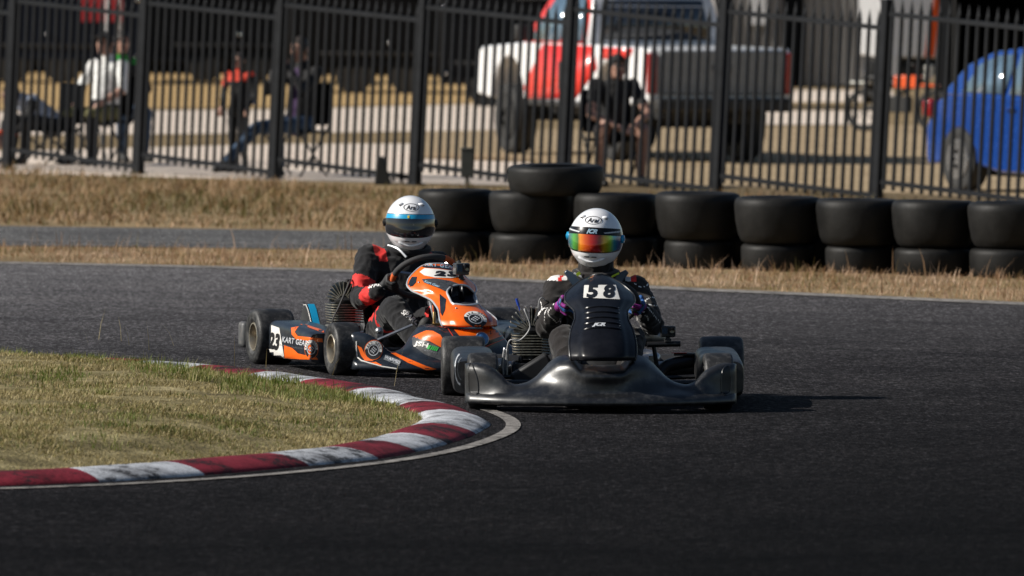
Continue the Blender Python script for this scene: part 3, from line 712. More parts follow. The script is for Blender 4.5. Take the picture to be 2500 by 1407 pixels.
for (c0, y0_, *_r), (c1, y1_, *_q) in zip(stacks[:-1], stacks[1:]):
    b = G((c0 + c1) / 2, (y0_ + y1_) / 2 + 4); b.y += 0.62
    if (c0 + c1) / 2 > 2560: continue
    nm_ = 'between the front stacks at %s' % {1204: 'the left end', 1398: 'the loose tyre', 1601: 'the iridescent visor'}.get(round((c0 + c1) / 2), ['', '', '', 'the fourth pair', 'the fifth pair', 'the sixth pair', 'the seventh pair', 'the frame edge'][stacks.index((c0, y0_, *_r))])
    tyre(0.285, 0.22, 0.04, b + Vector((0, 0, -0.01)), 'lower back row slick tyre ' + nm_); tyre(0.288, 0.26, 0.06, b + Vector((0, 0, 0.205)), 'upper back row slick tyre ' + nm_)
tyre(0.325, 0.20, 0.03, Vector((G(1355, 645).x, G(1296, 648).y + 0.30, 0.470)), 'wide loose tyre lying flat on top of the tyre row', (0.02, 0.025))

# ------------------------------------------------------------------ spear topped steel fence, raked panels
F0 = Vector((AT(20, 420, 73.5).x, 73.5, 0)); F1 = Vector((AT(2140, 490, 65.0).x, 65.0, 0)); FP = (F1 - F0) / 6; FU = FP.normalized(); FW = FP.length
FN = Vector((-FU.y, FU.x, 0))
fence = thing('steel_fence', 'charcoal steel spear top fence running behind the tyre wall', 'fence', F0)
flat('fence_paint', (0.0065, 0.0078, 0.0105), 0.5, var=0.2, spec=.2)
FR = Matrix((FU, FN, Vector((0, 0, 1)))).transposed()
mbp = MB(); mbp.box((0, 0, 0.86), (0.075, 0.075, 1.74)); mbp.box((0, 0, 1.745), (0.085, 0.085, 0.03)); mbp.box((0, 0, 0.01), (0.13, 0.13, 0.02))
post_me = obj('post', mbp, 'fence_paint', fence, bevel=0.004); post0 = post_me
mbk = MB(); mbk.tube([(0, 0, 0), (0, 0, 1.56)], 0.0175, n=4, sq=True); mbk.add([(-.017, -.006, 1.56), (.017, -.006, 1.56), (.017, .006, 1.56), (-.017, .006, 1.56), (0, 0, 1.66)], [(0, 1, 4), (1, 2, 4), (2, 3, 4), (3, 0, 4)])
pick0 = obj('picket', mbk, 'fence_paint', fence, smooth=0)
mbr = MB(); mbr.box((0, 0, 0), (1, 0.038, 0.040)); rail0 = obj('rail', mbr, 'fence_paint', fence, smooth=0)
lean = rad(3.2); rot = FR.to_euler()
def put(o, first, pos, r):
    q = o if first else o.copy()
    if not first: C.objects.link(q); q.parent = fence
    q.location = pos; q.rotation_euler = r; return q
RL = (FR @ Matrix.Rotation(lean, 3, 'Y')).to_euler()
fp = fk = fr_ = True; NPK = 17
for i in range(-1, 9):
    put(post0, fp, FP * i, RL); fp = False
    if i == 8: break
    A = FP * i + Vector((0, 0, 0.19)); Bq = FP * (i + 1) + Vector((0, 0, 0.07))
    for dz in (0.0, 1.44):
        a, b_ = A + Vector((0, 0, dz)) + FU * (0.04 + 0.05 * dz), Bq + Vector((0, 0, dz)) - FU * (0.04 - 0.05 * dz)
        d = b_ - a
        q = put(rail0, fr_, (a + b_) / 2, (Matrix((d.normalized(), FN, d.normalized().cross(FN))).transposed()).to_euler()); fr_ = False
        q.scale = (d.length, 1, 1)
    for k in range(NPK):
        t = (k + 0.75) / (NPK + 0.5); p = A + (Bq - A) * t - Vector((0, 0, 0.06)) - FN * 0.0
        put(pick0, fk, p, RL); fk = False

# ------------------------------------------------------------------ paddock ground behind the fence
def band(name, px, mat, z=0.004): return sheet(name, [(G(*p).x, G(*p).y) for p in px], z, mat)
band('concrete_path', [(-300, 372), (0, 370), (700, 352), (1010, 352), (1010, 388), (1300, 398), (1300, 455), (1010, 448), (650, 440), (0, 424), (-300, 418)], 'concrete')
band('concrete_road', [(-400, 278), (700, 268), (1250, 252), (1250, 318), (700, 326), (-400, 334)], 'concrete')
band('gravel_yard', [(1010, 322), (1260, 318), (2900, 300), (2900, 500), (2140, 470), (1310, 440), (1310, 390), (1010, 384)], 'gravel')
band('concrete_slab', [(1820, 272), (2160, 272), (2160, 306), (1820, 306)], 'concrete', 0.008)
band('concrete_slab', [(1860, 222), (2180, 222), (2180, 250), (1860, 250)], 'concrete', 0.008)
band('dry_bank', [(-600, 160), (1250, 150), (1250, 250), (700, 262), (-600, 272)], 'gold')

# ================================================================== KARTS
# kart frame: x to its left-hand side seen from the front, -y to its nose, z up; origin on the ground between the axles
def kart_frame(theta, cx, gy, S, D):
    """frame for laying stickers on bodywork: photo pixels on a plane through the kart"""
    Rz = Matrix.Rotation(-theta, 3, 'Z'); e = math.atan2(CAM_H, D)
    U = Rz @ Vector((1, 0, 0)); V = Rz @ Vector((0, math.sin(e), math.cos(e))); W = Rz @ Vector((0, math.cos(e), -math.sin(e)))
    return (Vector((0, 0, 0)), U, V, W), (lambda px, py: ((px - cx) / S, (gy - py) / S))

def kart_wheel(kart, x, y, R, w, steer=0.0, rim='rim', lip='rim_lip', camber=0.0):
    s = 1 if x > 0 else -1
    mb = MB()
    for q in (s, -s):
        mb.lathe([(q * 0.452 * w, 0.0725), (q * 0.475 * w, 0.070), (q * 0.475 * w, 0.064)], (0, 0, 0), 'x', 44, mi=1)
        mb.lathe([(q * 0.475 * w, 0.064), (q * 0.40 * w, 0.058), (q * 0.20 * w, 0.053), (q * 0.16 * w, 0.030), (q * 0.21 * w, 0.026), (q * 0.23 * w, 0.0005)], (0, 0, 0), 'x', 44)
        mb.tube([(q * 0.2 * w, 0, 0), (q * 0.34 * w, 0, 0)], 0.014, n=6)
        for k in range(3):
            a = k * 2.094 + 0.5; mb.tube([(q * 0.17 * w, 0.04 * math.cos(a), 0.04 * math.sin(a)), (q * 0.24 * w, 0.04 * math.cos(a), 0.04 * math.sin(a))], 0.006, n=6)
    wh = obj('wheel', mb, [rim, lip], kart, loc=(x, y, R - 0.002), rot=(0, camber, steer))
    k = R / 0.14
    half = [(0.440, 0.0725), (0.475, 0.078), (0.488, 0.088), (0.496, 0.0945), (0.491, 0.0965), (0.497, 0.103), (0.500, 0.112 * k), (0.492, 0.122 * k), (0.474, 0.1295 * k), (0.445, 0.1345 * k), (0.40, 0.1372 * k), (0.30, 0.1390 * k), (0.15, 0.1397 * k), (0.0, 0.14 * k)]
    prof = [(a * w, r) for a, r in half] + [(-a * w, r) for a, r in reversed(half[:-1])]
    t = MB(); t.lathe(prof, (0, 0, 0), 'x', 60)
    obj('tyre', t, 'rubber', wh, smooth=50)
    return wh

H_TAB = [(0, .205), (.09, .208), (.120, .238), (.145, .252), (.19, .247), (.225, .226), (.263, .188), (.30, .152), (.34, .130), (.385, .122), (.425, .136), (.455, .168), (.49, .196), (.53, .212), (.57, .218), (.605, .214)]
YF_TAB = [(0, -.90), (.15, -.895), (.30, -.865), (.45, -.80), (.55, -.735), (.605, -.69)]
YT_TAB = [(0, -.60), (.15, -.60), (.24, -.605), (.32, -.655), (.40, -.68), (.46, -.655), (.55, -.62), (.605, -.60)]
YU_TAB = [(0, -.850), (.08, -.842), (.14, -.815), (.20, -.775), (.25, -.740), (.30, -.728), (.36, -.735), (.42, -.730), (.47, -.712), (.53, -.69), (.605, -.645)]
def front_fairing(kart, name, mat, hs=1.0, xs=1.0, notch=True):
    rows = []
    for i in range(97):
        x = -0.605 + 1.21 * i / 96; ax = abs(x)
        h = (smooth_interp(ax, H_TAB) if notch or ax > .13 else .242) * hs; yf = smooth_interp(ax, YF_TAB); yt = smooth_interp(ax, YT_TAB)
        pr = [(yf + 0.09, 0.036), (yf + 0.012, 0.034), (yf, 0.038), (yf - 0.004, 0.047), (yf + 0.001, 0.060)]
        ys, zs = yf + 0.045, 0.088 - 0.010 * sstep(0.3, 0.55, ax)
        pr += [(yf + 0.010, 0.070), (yf + 0.024, 0.080)]
        yu = smooth_interp(ax, YU_TAB); d = h - zs
        cv = catmull([Vector((ys - .02, zs - .01, 0)), Vector((ys, zs, 0)), Vector((ys + (yu - ys) * .62, zs + d * .34, 0)), Vector((yu, zs + d * .78, 0)), Vector((yu + (yt - yu) * .45, zs + d * .965, 0)), Vector((yt, h, 0))], 5)
        pr += [(p.x, p.y) for p in cv[5:]]
        pr += [(yt + 0.012, h - 0.006), (yt + 0.02, h - 0.03), (yt + 0.022, h - 0.06)]
        rows.append([(x * xs, y, z) for y, z in pr])
    # side walls of the two ends
    mb = MB(); mb.grid(rows)
    for e, s in ((0, -1), (-1, 1)):
        r = rows[e]; back = [(p[0], max(q[1] for q in r) + 0.0, p[2]) for p in r]
        mb.grid([r, [(p[0] + s * 0.012, p[1] * 0.35 + 0.65 * (r[-1][1]), p[2] * 0.98) for p in r], [(p[0] + s * 0.004, r[-1][1] + 0.03, p[2] * 0.95) for p in r]])
    bm = bmesh.new(); me = mb.mesh('t'); bm.from_mesh(me); bmesh.ops.remove_doubles(bm, verts=bm.verts, dist=0.0004); bm.to_mesh(me); bm.free()
    return obj(name, me, mat, kart, smooth=60, solid=0.004)

def shield(kart, name, st, mat, x0=0.0, plateau=0.0, hole=None, frame=None, ns=41, nv=72):
    idx = list(range(len(st))); tabs = [[(i, s[c]) for i, s in zip(idx, st)] for c in range(4)]
    P = []
    for j in range(nv):
        v = (len(st) - 1) * j / (nv - 1); z, y, w, b = [smooth_interp(v, t) for t in tabs]
        row = []
        for i in range(ns):
            s = -1 + 2 * i / (ns - 1)
            a = abs(s)
            yy = y + b * (a ** 2.3) - plateau * (1 - sstep(0.60, 0.78, a)) * sstep(1.0, 2.2, v)
            row.append(Vector((x0 + w * s, yy, z - 0.25 * b * a ** 3 * sstep(3, len(st) - 1, v))))
        P.append(row)
    mb = MB(); mb.grid(P)
    me = mb.mesh('t')
    if hole is not None:
        O, U, V, W = frame; bm = bmesh.new(); bm.from_mesh(me); kill = []
        Ux, Vx = U, V
        for f in bm.faces:
            c = f.calc_center_median(); u, v = c.dot(Ux), c.dot(Vx)
            if in_poly(np.array([u]), np.array([v]), hole)[0]: kill.append(f)
        bmesh.ops.delete(bm, geom=kill, context='FACES'); bm.to_mesh(me); bm.free()
    o = obj(name, me, mat, kart, smooth=60, solid=0.004)
    border = P[0] + [r[-1] for r in P[1:]] + list(reversed(P[-1][:-1])) + [r[0] for r in reversed(P[1:-1])]
    return o, border, P

def side_pod(kart, s, mat, x_out=0.655, z0=0.055, z1=0.235, y0=-0.335, y1=0.335, wid=0.20, sq=0.42):
    rows = []
    for i in range(25):
        t = i / 24; y = y0 + (y1 - y0) * t
        e = min(1, min(t, 1 - t) / 0.10); e = math.sqrt(max(0, 1 - (1 - e) ** 2)) * 0.25 + 0.75
        sl = 1 - 0.16 * (1 - t) * (1 - t)                           # lower and slimmer towards the nose
        cx = x_out - wid / 2; hw = wid / 2 * (0.80 + 0.20 * e); hz = (z1 - z0) / 2 * sl * (0.7 + 0.3 * e); cz = z0 + (z1 - z0) / 2 * sl
        ring = []
        for k in range(28):
            a = 2 * math.pi * k / 28; ca, sa = math.cos(a), math.sin(a)
            ring.append((s * (cx + hw * abs(ca) ** sq * (1 if ca > 0 else -1)), y, cz + hz * abs(sa) ** (sq + .05) * (1 if sa > 0 else -1)))
        rows.append(ring)
    mb = MB(); mb.grid(rows, closev=True)
    for e in (0, -1):
        o = len(mb.v); mb.v.extend(rows[e]); mb.f.append(tuple(range(o, o + 28))); mb.m.append(0)
    return obj('side_pod', mb, mat, kart, smooth=45)

def rrect(hx, hy, r, n=5):
    out = []
    for cx, cy, a0 in ((hx - r, hy - r, 0), (-hx + r, hy - r, 90), (-hx + r, -hy + r, 180), (hx - r, -hy + r, 270)):
        for k in range(n + 1):
            a = rad(a0 + 90 * k / n); out.append((cx + r * math.cos(a), cy + r * math.sin(a)))
    return out

def engine(kart, x, y, fan_yaw=0.0, z_fin=0.205, fr=1.0):
    mb = MB(); mb.box((x, y, 0.115), (0.15, 0.17, 0.11)); mb.box((x + 0.02, y + 0.1, 0.10), (0.10, 0.08, 0.09)); mb.lathe([(-0.09, 0.001), (-0.09, 0.06), (-0.07, 0.066), (0.07, 0.066), (0.085, 0.05), (0.085, 0.001)], (x, y, 0.115), 'x', 28)
    mb.tube([(x - .05, y - .07, .17), (x - .05, y - .07, .20)], .012, n=6); mb.tube([(x + .05, y - .07, .17), (x + .05, y - .07, .20)], .012, n=6)
    en = obj('engine', mb, 'black_metal', kart, bevel=0.008)
    cy = MB(); pl = rrect(0.086, 0.078, 0.034)
    cy.lathe([(0, 0.052), (0.12, 0.052)], (x, y, z_fin - 0.02), 'z', 24)
    for k in range(8):
        z = z_fin + k * 0.0128; q = 1.0 + 0.008 * k
        o = len(cy.v); n = len(pl)
        a = [(x + p[0] * q, y + p[1] * q, z) for p in pl]; b = [(p[0], p[1], z + 0.0046) for p in a]
        cy.add(a + b, [tuple(range(n - 1, -1, -1)), tuple(range(n, 2 * n))]); cy.add(a + b, [(i, (i + 1) % n, n + (i + 1) % n, n + i) for i in range(n)], 1)
    obj('cylinder', cy, ['fin', 'fin_edge'], en, smooth=30)
    hd = MB(); zt = z_fin + 8 * 0.0128
    R = Matrix.Rotation(fan_yaw, 3, 'Z')
    hd.lathe([(0, 0.080), (0.012, 0.082), (0.035, 0.060), (0.055, 0.030), (0.062, 0.001)], (x, y, zt), 'z', 24)
    for k in range(13):
        a = rad(10 + 160 * k / 12); ca, sa = math.cos(a), math.sin(a); r0, r1 = 0.028, fr * (0.098 + 0.012 * sa) + random.uniform(-.004, .004)
        for mi, ya, yb, th in ((0, -0.066, 0.066, 0.0042), (1, -0.0685, -0.066, 0.0048), (1, -0.066, 0.066, 0.0)):
            px_, pz_ = -sa, ca
            def P(r, yy, o): 
                v = R @ Vector((r * ca * 1.0 + px_ * o, yy, 0.008 + r * sa + pz_ * o)); return Vector((x, y, zt)) + v
            if th > 0:
                vs = [P(r, yy, o) for yy in (ya, yb) for o in (-th / 2, th / 2) for r in (r0, r1)]
                hd.add(vs, [(0, 1, 3, 2), (4, 6, 7, 5), (0, 4, 5, 1), (2, 3, 7, 6), (0, 2, 6, 4), (1, 5, 7, 3)], mi)
            else:
                vs = [P(r, yy, o) for yy in (ya, yb) for o in (-0.0026, 0.0026) for r in (r1, r1 + 0.002)]
                hd.add(vs, [(0, 1, 3, 2), (4, 6, 7, 5), (0, 4, 5, 1), (2, 3, 7, 6), (0, 2, 6, 4), (1, 5, 7, 3)], mi)
    obj('cylinder_head', hd, ['fin', 'fin_edge'], en, smooth=20)
    pc = MB(); pc.tube([(x + .005, y - .03, zt + .05), (x + .005, y - .03, zt + .115)], [.012, .013], n=10)
    obj('spark_plug_cap', pc, 'dark_plastic', en)
    return en, zt

def rig(kart, orange):
    """chassis, floor, axle, seat, tank and pedals"""
    mb = MB()
    for s in (-1, 1):
        mb.tube(catmull([(s * .30, .70, .085), (s * .30, .30, .075), (s * .33, .0, .07), (s * .20, -.40, .07), (s * .17, -.62, .08), (s * .10, -.72, .09)], 6), .015, n=8)
    mb.tube([(-.32, -.05, .07), (.32, -.05, .07)], .014, n=8); mb.tube([(-.30, .62, .085), (.30, .62, .085)], .015, n=8)
    mb.tube([(-.44, -.525, .12), (.44, -.525, .12)], .013, n=8)
    for s in (-1, 1):
        mb.tube(catmull([(s * .31, -.24, .10), (s * .55, -.22, .11), (s * .58, .0, .11), (s * .55, .22, .11), (s * .31, .24, .10)], 5), .010, n=8)
    obj('chassis', mb, 'black_metal', kart)
    fl = MB(); fl.prism([(-.30, .05), (-.22, -.42), (-.15, -.66), (.15, -.66), (.22, -.42), (.30, .05)], (0, 0, .052), (1, 0, 0), (0, 1, 0), (0, 0, 1), .006); obj('floor_tray', fl, 'alloy', kart)
    ax = MB(); ax.tube([(-.56, .525, .138), (.56, .525, .138)], .025, n=14)
    for xx in (-.28, .28): ax.box((xx, .525, .138), (.03, .10, .11))
    obj('rear_axle', ax, 'steel', kart, bevel=.003)
    for s in (-1, 1):
        hb = MB(); hb.lathe([(-.05, .001), (-.05, .038), (.05, .038), (.05, .001)], (s * .45, .525, .138), 'x', 18)
        obj('axle_hub', hb, 'gold_anod' if orange else 'alloy', kart)
    bd = MB(); bd.lathe([(-.006, .03), (-.006, .095), (.006, .095), (.006, .03)], (.18, .525, .138), 'x', 36, closed=True); bd.box((.18, .44, .15), (.06, .05, .07)); obj('brake_disc', bd, 'steel', kart, bevel=.003)
    # bucket seat
    rows = []
    for i in range(17):
        t = i / 16
        if t < .45: q = t / .45; y = .04 + .30 * q; zc = .105 - .035 * math.sin(q * math.pi); hw = .15 + .02 * q; rise = .09 + .09 * q
        else: q = (t - .45) / .55; y = .34 + .17 * q; zc = .085 + .33 * q ** 1.15; hw = .175 - .015 * q; rise = .20 * (1 - .75 * q)
        row = []
        for k in range(17):
            s = -1 + 2 * k / 16; row.append((hw * math.sin(s * 1.45) / math.sin(1.45), y - rise * .5 * abs(s) ** 3 * (q if t >= .45 else 0), zc + rise * abs(s) ** 3.2))
        rows.append(row)
    st = MB(); st.grid(rows); obj('seat', st, 'gloss_black', kart, smooth=60, solid=.006)
    # steering
    tk = MB(); tk.box((0, -.23, .14), (.20, .24, .15)); obj('fuel_tank', tk, 'dark_plastic', kart, bevel=.03)
    rb = MB(); rb.tube(catmull([(-.62, .72, .13), (-.35, .765, .13), (.35, .765, .13), (.62, .72, .13)], 6), .055, n=14)
    rb2 = obj('rear_bumper', rb, 'dark_plastic', kart)
    ex = MB(); ex.tube(catmull([(.20, .60, .16), (.30, .67, .17), (.15, .72, .20), (-.05, .72, .20)], 6), [.03] * 10 + [.05] * 9, n=14); obj('exhaust', ex, 'steel', kart)

WC = Vector((.025, -.05, .462)); WA2 = Vector((0, -.77, .64)); WN = Vector((0, .64, .77)); WRAD = .162
def wheel_pt(a): return WC + Vector((1, 0, 0)) * (WRAD * math.cos(a)) + WA2 * (WRAD * math.sin(a))
def steering(kart, orange, turn=0.0):
    mb = MB(); pts = [wheel_pt(2 * math.pi * k / 48) for k in range(48)]
    mb.tube(pts, .0155, n=10, closed=True)
    if orange:
        for i in range(48):
            a = (i * 7.5 - math.degrees(turn)) % 360
            if 150 < a < 178 or 20 < a < 48:
                for q in range(10): mb.m[i * 10 + q] = 1
    sw = obj('steering_wheel', mb, ['grip', 'grip_orange'], kart, smooth=80)
    sp = MB()
    for a in (turn + rad(30), turn + rad(150), turn + rad(270)): sp.tube([WC, wheel_pt(a)], .011, n=6)
    sp.lathe([(-.012, .001), (-.012, .045), (.012, .045), (.012, .001)], (0, 0, 0), 'z', 20)
    n0 = len(sp.v) - 80; Rq = Vector((0, 0, 1)).rotation_difference(WN).to_matrix()
    for i in range(n0, len(sp.v)): sp.v[i] = tuple(WC + Rq @ Vector(sp.v[i]))
    obj('spoke', sp, 'steel', sw)
    cl = MB(); cl.tube([WC, WC - WN * .42], .011, n=8); obj('steering_column', cl, 'steel', kart)

# ------------------------------------------------------------------ riders
def helmet_pt(az, el, k=1.0):
    ca, sa, ce, se = math.cos(az), math.sin(az), math.cos(el), math.sin(el)
    x, y, z = sa * ce, -ca * ce, se
    rx, ry, rz = .1275, .150, .147
    front = max(0.0, ca)
    if se < 0:
        rx *= 1 - .20 * (-se) ** 1.7
        ry *= 1 + .05 * front * math.sin(min(1, -se * 1.6) * math.pi) - .16 * (1 - front) * (-se)
        rz *= 1.0
    p = Vector((x * rx, y * ry, z * rz)) * k
    # chin bar stands a little proud below the eye port
    if -.62 < se < -.40 and front > .2: p += Vector((x, y, 0)) * .006 * math.sin((-.40 - se) / .22 * math.pi) * front
    p.z = max(p.z, -.142 * k - .0)
    return p
def helmet_patch(az0, az1, el_lo, el_hi, k, n=40, m=14):
    rows = []
    for i in range(n + 1):
        az = az0 + (az1 - az0) * i / n; lo = el_lo(az); hi = el_hi(az)
        rows.append([helmet_pt(az, lo + (hi - lo) * j / m, k) for j in range(m + 1)])
    return rows
def build_helmet(rider, center, yaw, roll, pitch, iridescent):
    R = (Matrix.Rotation(yaw, 3, 'Z') @ Matrix.Rotation(roll, 3, 'Y') @ Matrix.Rotation(pitch, 3, 'X'))
    c = Vector(center)
    def T(mb):
        mb.v = [tuple(c + R @ Vector(p)) for p in mb.v]; return mb
    rows = []
    for j in range(41):
        el = rad(-86 + 176 * j / 40); rows.append([helmet_pt(2 * math.pi * i / 72, el) for i in range(72)])
    mb = MB(); mb.grid(rows, closev=True); T(mb); hel = obj('helmet', mb, 'shell', rider, smooth=70)
    # eye port seal, visor, tear strip
    lo = lambda az: rad(-21.5 + 6 * (abs(az) / 1.35) ** 2.5); hi = lambda az: rad(23.5 - 2 * (abs(az) / 1.35) ** 2)
    s = MB(); s.grid(helmet_patch(-1.42, 1.42, lambda a: lo(a) - rad(1.6), lambda a: hi(a) + rad(1.4), 1.006)); obj('visor_seal', T(s), 'seal', hel, smooth=80)
    v = MB(); v.grid(helmet_patch(-1.36, 1.36, lo, hi, 1.022)); vis = obj('visor', T(v), visor_film(c.x - .018) if iridescent else 'visor_dark', hel, smooth=80, solid=.002)
    b = MB(); b.grid(helmet_patch(-1.30, 1.30, (lambda a: hi(a) - rad(12.5)) if iridescent else (lambda a: hi(a) - rad(8.5)), hi, 1.0265 if not iridescent else 1.0265, m=5))
    obj('visor_strip', T(b), 'gloss_black' if iridescent else 'cyan', hel, smooth=80)
    for sgn in (-1, 1):
        d = MB(); p = helmet_pt(sgn * 1.46, rad(4)); q = p + Vector((sgn * .010, 0, 0))
        d.tube([p * .98, q], [.021, .018], n=18); d.tube([q, q + Vector((sgn * .003, 0, 0))], [.008, .008], n=12)
        obj('visor_pivot', T(d), MT['cyan'] if iridescent else MT['seal'], hel)
        # brow duct: small scoop with a dark mouth
        a0 = sgn * rad(36); e0 = rad(44)
        t = MB(); t.ico(helmet_pt(a0, e0 + rad(3), 1.0), (.016, .012, .009), 3); obj('brow_duct', T(t), 'shell', hel)
        t2 = MB(); t2.ico(helmet_pt(a0 * 1.04, e0 - rad(2), 1.045), (.005, .004, .003), 2); obj('duct_mouth', T(t2), 'seal', hel)
        ch = MB(); ch.grid(helmet_patch(sgn * rad(3), sgn * rad(15), lambda a: rad(-31.5), lambda a: rad(-29.4), 1.03, n=8, m=2)); obj('chin_vent', T(ch), 'seal', hel)
    sp = MB(); pts = [helmet_pt(a, rad(-41) + rad(9) * (abs(a) / .62) ** 2, 1.035) for a in [(-.62 + 1.24 * i / 16) for i in range(17)]]
    sp.tube(pts, [.002] + [.0055] * 15 + [.002], n=8); obj('chin_spoiler', T(sp), 'shell', hel)
    # maker's oval on the brow
    bv = bvh_of(hel)
    Wd = R @ Vector((0, 1, 0)); Ud = R @ Vector((1, 0, 0)); Vd = R @ Vector((0, 0, 1)); fr = (c, Ud, Vd, Wd)
    V0 = .094
    decal('maker_emblem', ring_geo(0, V0, .040, .0185, .10), fr, bv, 'ink', hel, off=.0012, cell=.012)
    decal('maker_lettering', xf(text_geo('Arai', .029, .0006, .25), 1, 1.0, dx=0, dy=V0), fr, bv, 'ink', hel, off=.0012, cell=.01)
    if iridescent:
        bs = bvh_of(vis)
        sb = [o for o in hel.children if o.name.startswith('visor_strip')]
        decal('visor_lettering', xf(text_geo('JCR', .026, .0014, .35, 1.15), dx=.0, dy=.041), fr, bvh_of(*sb), 'blue_ink', hel, off=.0015, cell=.012)
        for sg in (-1, 1):
            decal('visor_flash', poly_geo([(sg * .055, .040), (sg * .118, .049), (sg * .118, .042), (sg * .062, .035)]), fr, bvh_of(*sb), 'pale_ink', hel, off=.0015, cell=.012)
    else:
        sb = [o for o in hel.children if o.name.startswith('visor_strip')]
        decal('visor_mark', poly_geo([(-.020, .042), (-.010, .042), (-.010, .055), (-.020, .055)]), fr, bvh_of(*sb), 'yellow', hel, off=.0015, cell=.012)
    return hel

def glove(rider, a, wrist, mats, fn, sgn):
    c = wheel_pt(a); o = (c - WC).normalized(); n = WN; t = n.cross(o).normalized()
    pr = []
    def P(ang, r, k): return c + (o * math.cos(ang) + n * math.sin(ang)) * r + t * k
    for k in range(4):
        off = (k - 1.5) * .0195 * 1.0; rr = .0098 - .0006 * abs(k - 1.5); R_ = .0265 - .001 * (k == 3)
        js = [P(rad(52), R_ + .006, off), P(rad(-8), R_ + .002, off), P(rad(-75), R_, off), P(rad(-140 + 8 * abs(k - 1)), R_ - .001, off)]
        for p, q in zip(js[:-1], js[1:]): pr.append(('c', p, rr + .0008, q, rr, 'finger'))
    # palm behind the fingers, thumb leaving its side and hooking the rim from inside
    kn0, kn1 = P(rad(60), .031, -.030), P(rad(60), .031, .030); w = Vector(wrist)
    base = (kn0 + kn1) / 2 * .55 + w * .45
    for e in (kn0, kn1, (kn0 + kn1) / 2): pr.append(('c', e, .0145, base, .021, 'palm'))
    pr.append(('c', base, .023, w, .026, 'cuff'))
    th = [base * .6 + kn1 * .4, P(rad(105), .030, .036), P(rad(150), .026, .040), P(rad(195), .025, .040)]
    for p, q in zip(th[:-1], th[1:]): pr.append(('c', p, .0125, q, .0105, 'thumb'))
    me = body_mesh('glove', pr, .0042, 3); paint(me, pr, fn)
    return obj('glove', me, mats, rider, smooth=179, fix=False)

def build_rider(name, label, loc, rot, J, suit_mats, suit_fn, glove_mats, glove_fn, helm, seed):
    r = thing(name, label, 'person', loc, rot)
    pr = []
    def c(a, ra, b, rb, t): pr.append(('c', Vector(J[a]) if isinstance(a, str) else Vector(a), ra, Vector(J[b]) if isinstance(b, str) else Vector(b), rb, t))
    c('pelvis', .135, 'belly', .135, 'torso'); c('belly', .135, 'chest', .145, 'torso'); c('chest', .135, 'neck', .075, 'torso')
    for s in ('L', 'R'):
        ch = Vector(J['chest']); shv = Vector(J['sh' + s])
        pr.append(('c', ch + (shv - ch) * .35, .12, shv, .072, 'shoulder' + s))
        c('sh' + s, .070, 'el' + s, .052, 'upper' + s); c('el' + s, .053, 'wr' + s, .036, 'fore' + s)
        hp = Vector(J['pelvis']) + Vector(((.085 if s == 'R' else -.085), 0, 0))
        pr.append(('c', hp, .098, Vector(J['kn' + s]), .068, 'thigh' + s)); c('kn' + s, .067, 'an' + s, .043, 'shin' + s)
    c('neck', .085, 'head', .075, 'neck')
    me = body_mesh('suit', pr, .0085, 7, .011, 15, seed); paint(me, pr, suit_fn)
    obj('suit', me, suit_mats, r, smooth=179, fix=False)
    for s in ('L', 'R'):
        an, to = Vector(J['an' + s]), Vector(J['to' + s]); d = (to - an).normalized()
        q = [('c', an + Vector((0, 0, .04)), .044, an, .042, 'a'), ('c', an, .043, an + (to - an) * .6, .040, 'a'), ('c', an + (to - an) * .6, .040, to, .032, 'a'), ('c', an, .04, an - d * .05, .035, 'a')]
        me = body_mesh('shoe', q, .008, 4); obj('shoe', me, 'sole', r, smooth=179, fix=False)
        glove(r, J['ang' + s], J['wr' + s], glove_mats, glove_fn, -1 if s == 'L' else 1)
    build_helmet(r, J['head'], *helm)
    return r

# ================================================================== THE BLACK KART, nose to the lens
D_B = 34.98; TH_B = rad(1.4); CX_B, GY_B, S_B = 1455.0, 985.0, 528.6
locB = G(CX_B, GY_B); locB.z = 0.004; rotB = (0, rad(-0.35), TH_B)
kb = thing('racing_kart', 'all black racing kart numbered 58 leading through the corner', 'kart', locB, rotB, 'racing karts on track')
frB, pB = kart_frame(TH_B, CX_B, GY_B, S_B, D_B)
def polyB(pts): return poly_geo([pB(*p) for p in pts])
rig(kb, False); steering(kb, False)
kart_wheel(kb, -.605, .525, .142, .205, rim='rim_dark', lip='alloy'); kart_wheel(kb, .605, .525, .142, .205, rim='rim_dark', lip='alloy')
kart_wheel(kb, -.535, -.525, .130, .135, rad(2), 'rim_dark', 'alloy'); kart_wheel(kb, .535, -.525, .130, .135, rad(2), 'rim_dark', 'alloy')
fb = front_fairing(kb, 'front_fairing', 'plastic')
for s in (-1, 1): side_pod(kb, s, 'plastic', x_out=.668, z1=.245)
NB = [(.262, -.74, .118, .04), (.240, -.815, .132, .05), (.236, -.850, .143, .06), (.255, -.865, .150, .075), (.30, -.83, .152, .09), (.36, -.755, .144, .10), (.42, -.665, .121, .10), (.45, -.61, .121, .105), (.478, -.55, .142, .115), (.505, -.49, .160, .12), (.53, -.42, .158, .12), (.56, -.335, .128, .10), (.583, -.26, .086, .06), (.597, -.20, .036, .02), (.600, -.19, .012, .0)]
nb, borderB, PB = shield(kb, 'front_shield', NB, 'gloss_black', x0=.004, plateau=.013)
tr = MB(); tr.tube(borderB[::2], .0042, n=6, closed=True); obj('shield_edge', tr, 'plastic', nb)
bvB = bvh_of(nb)
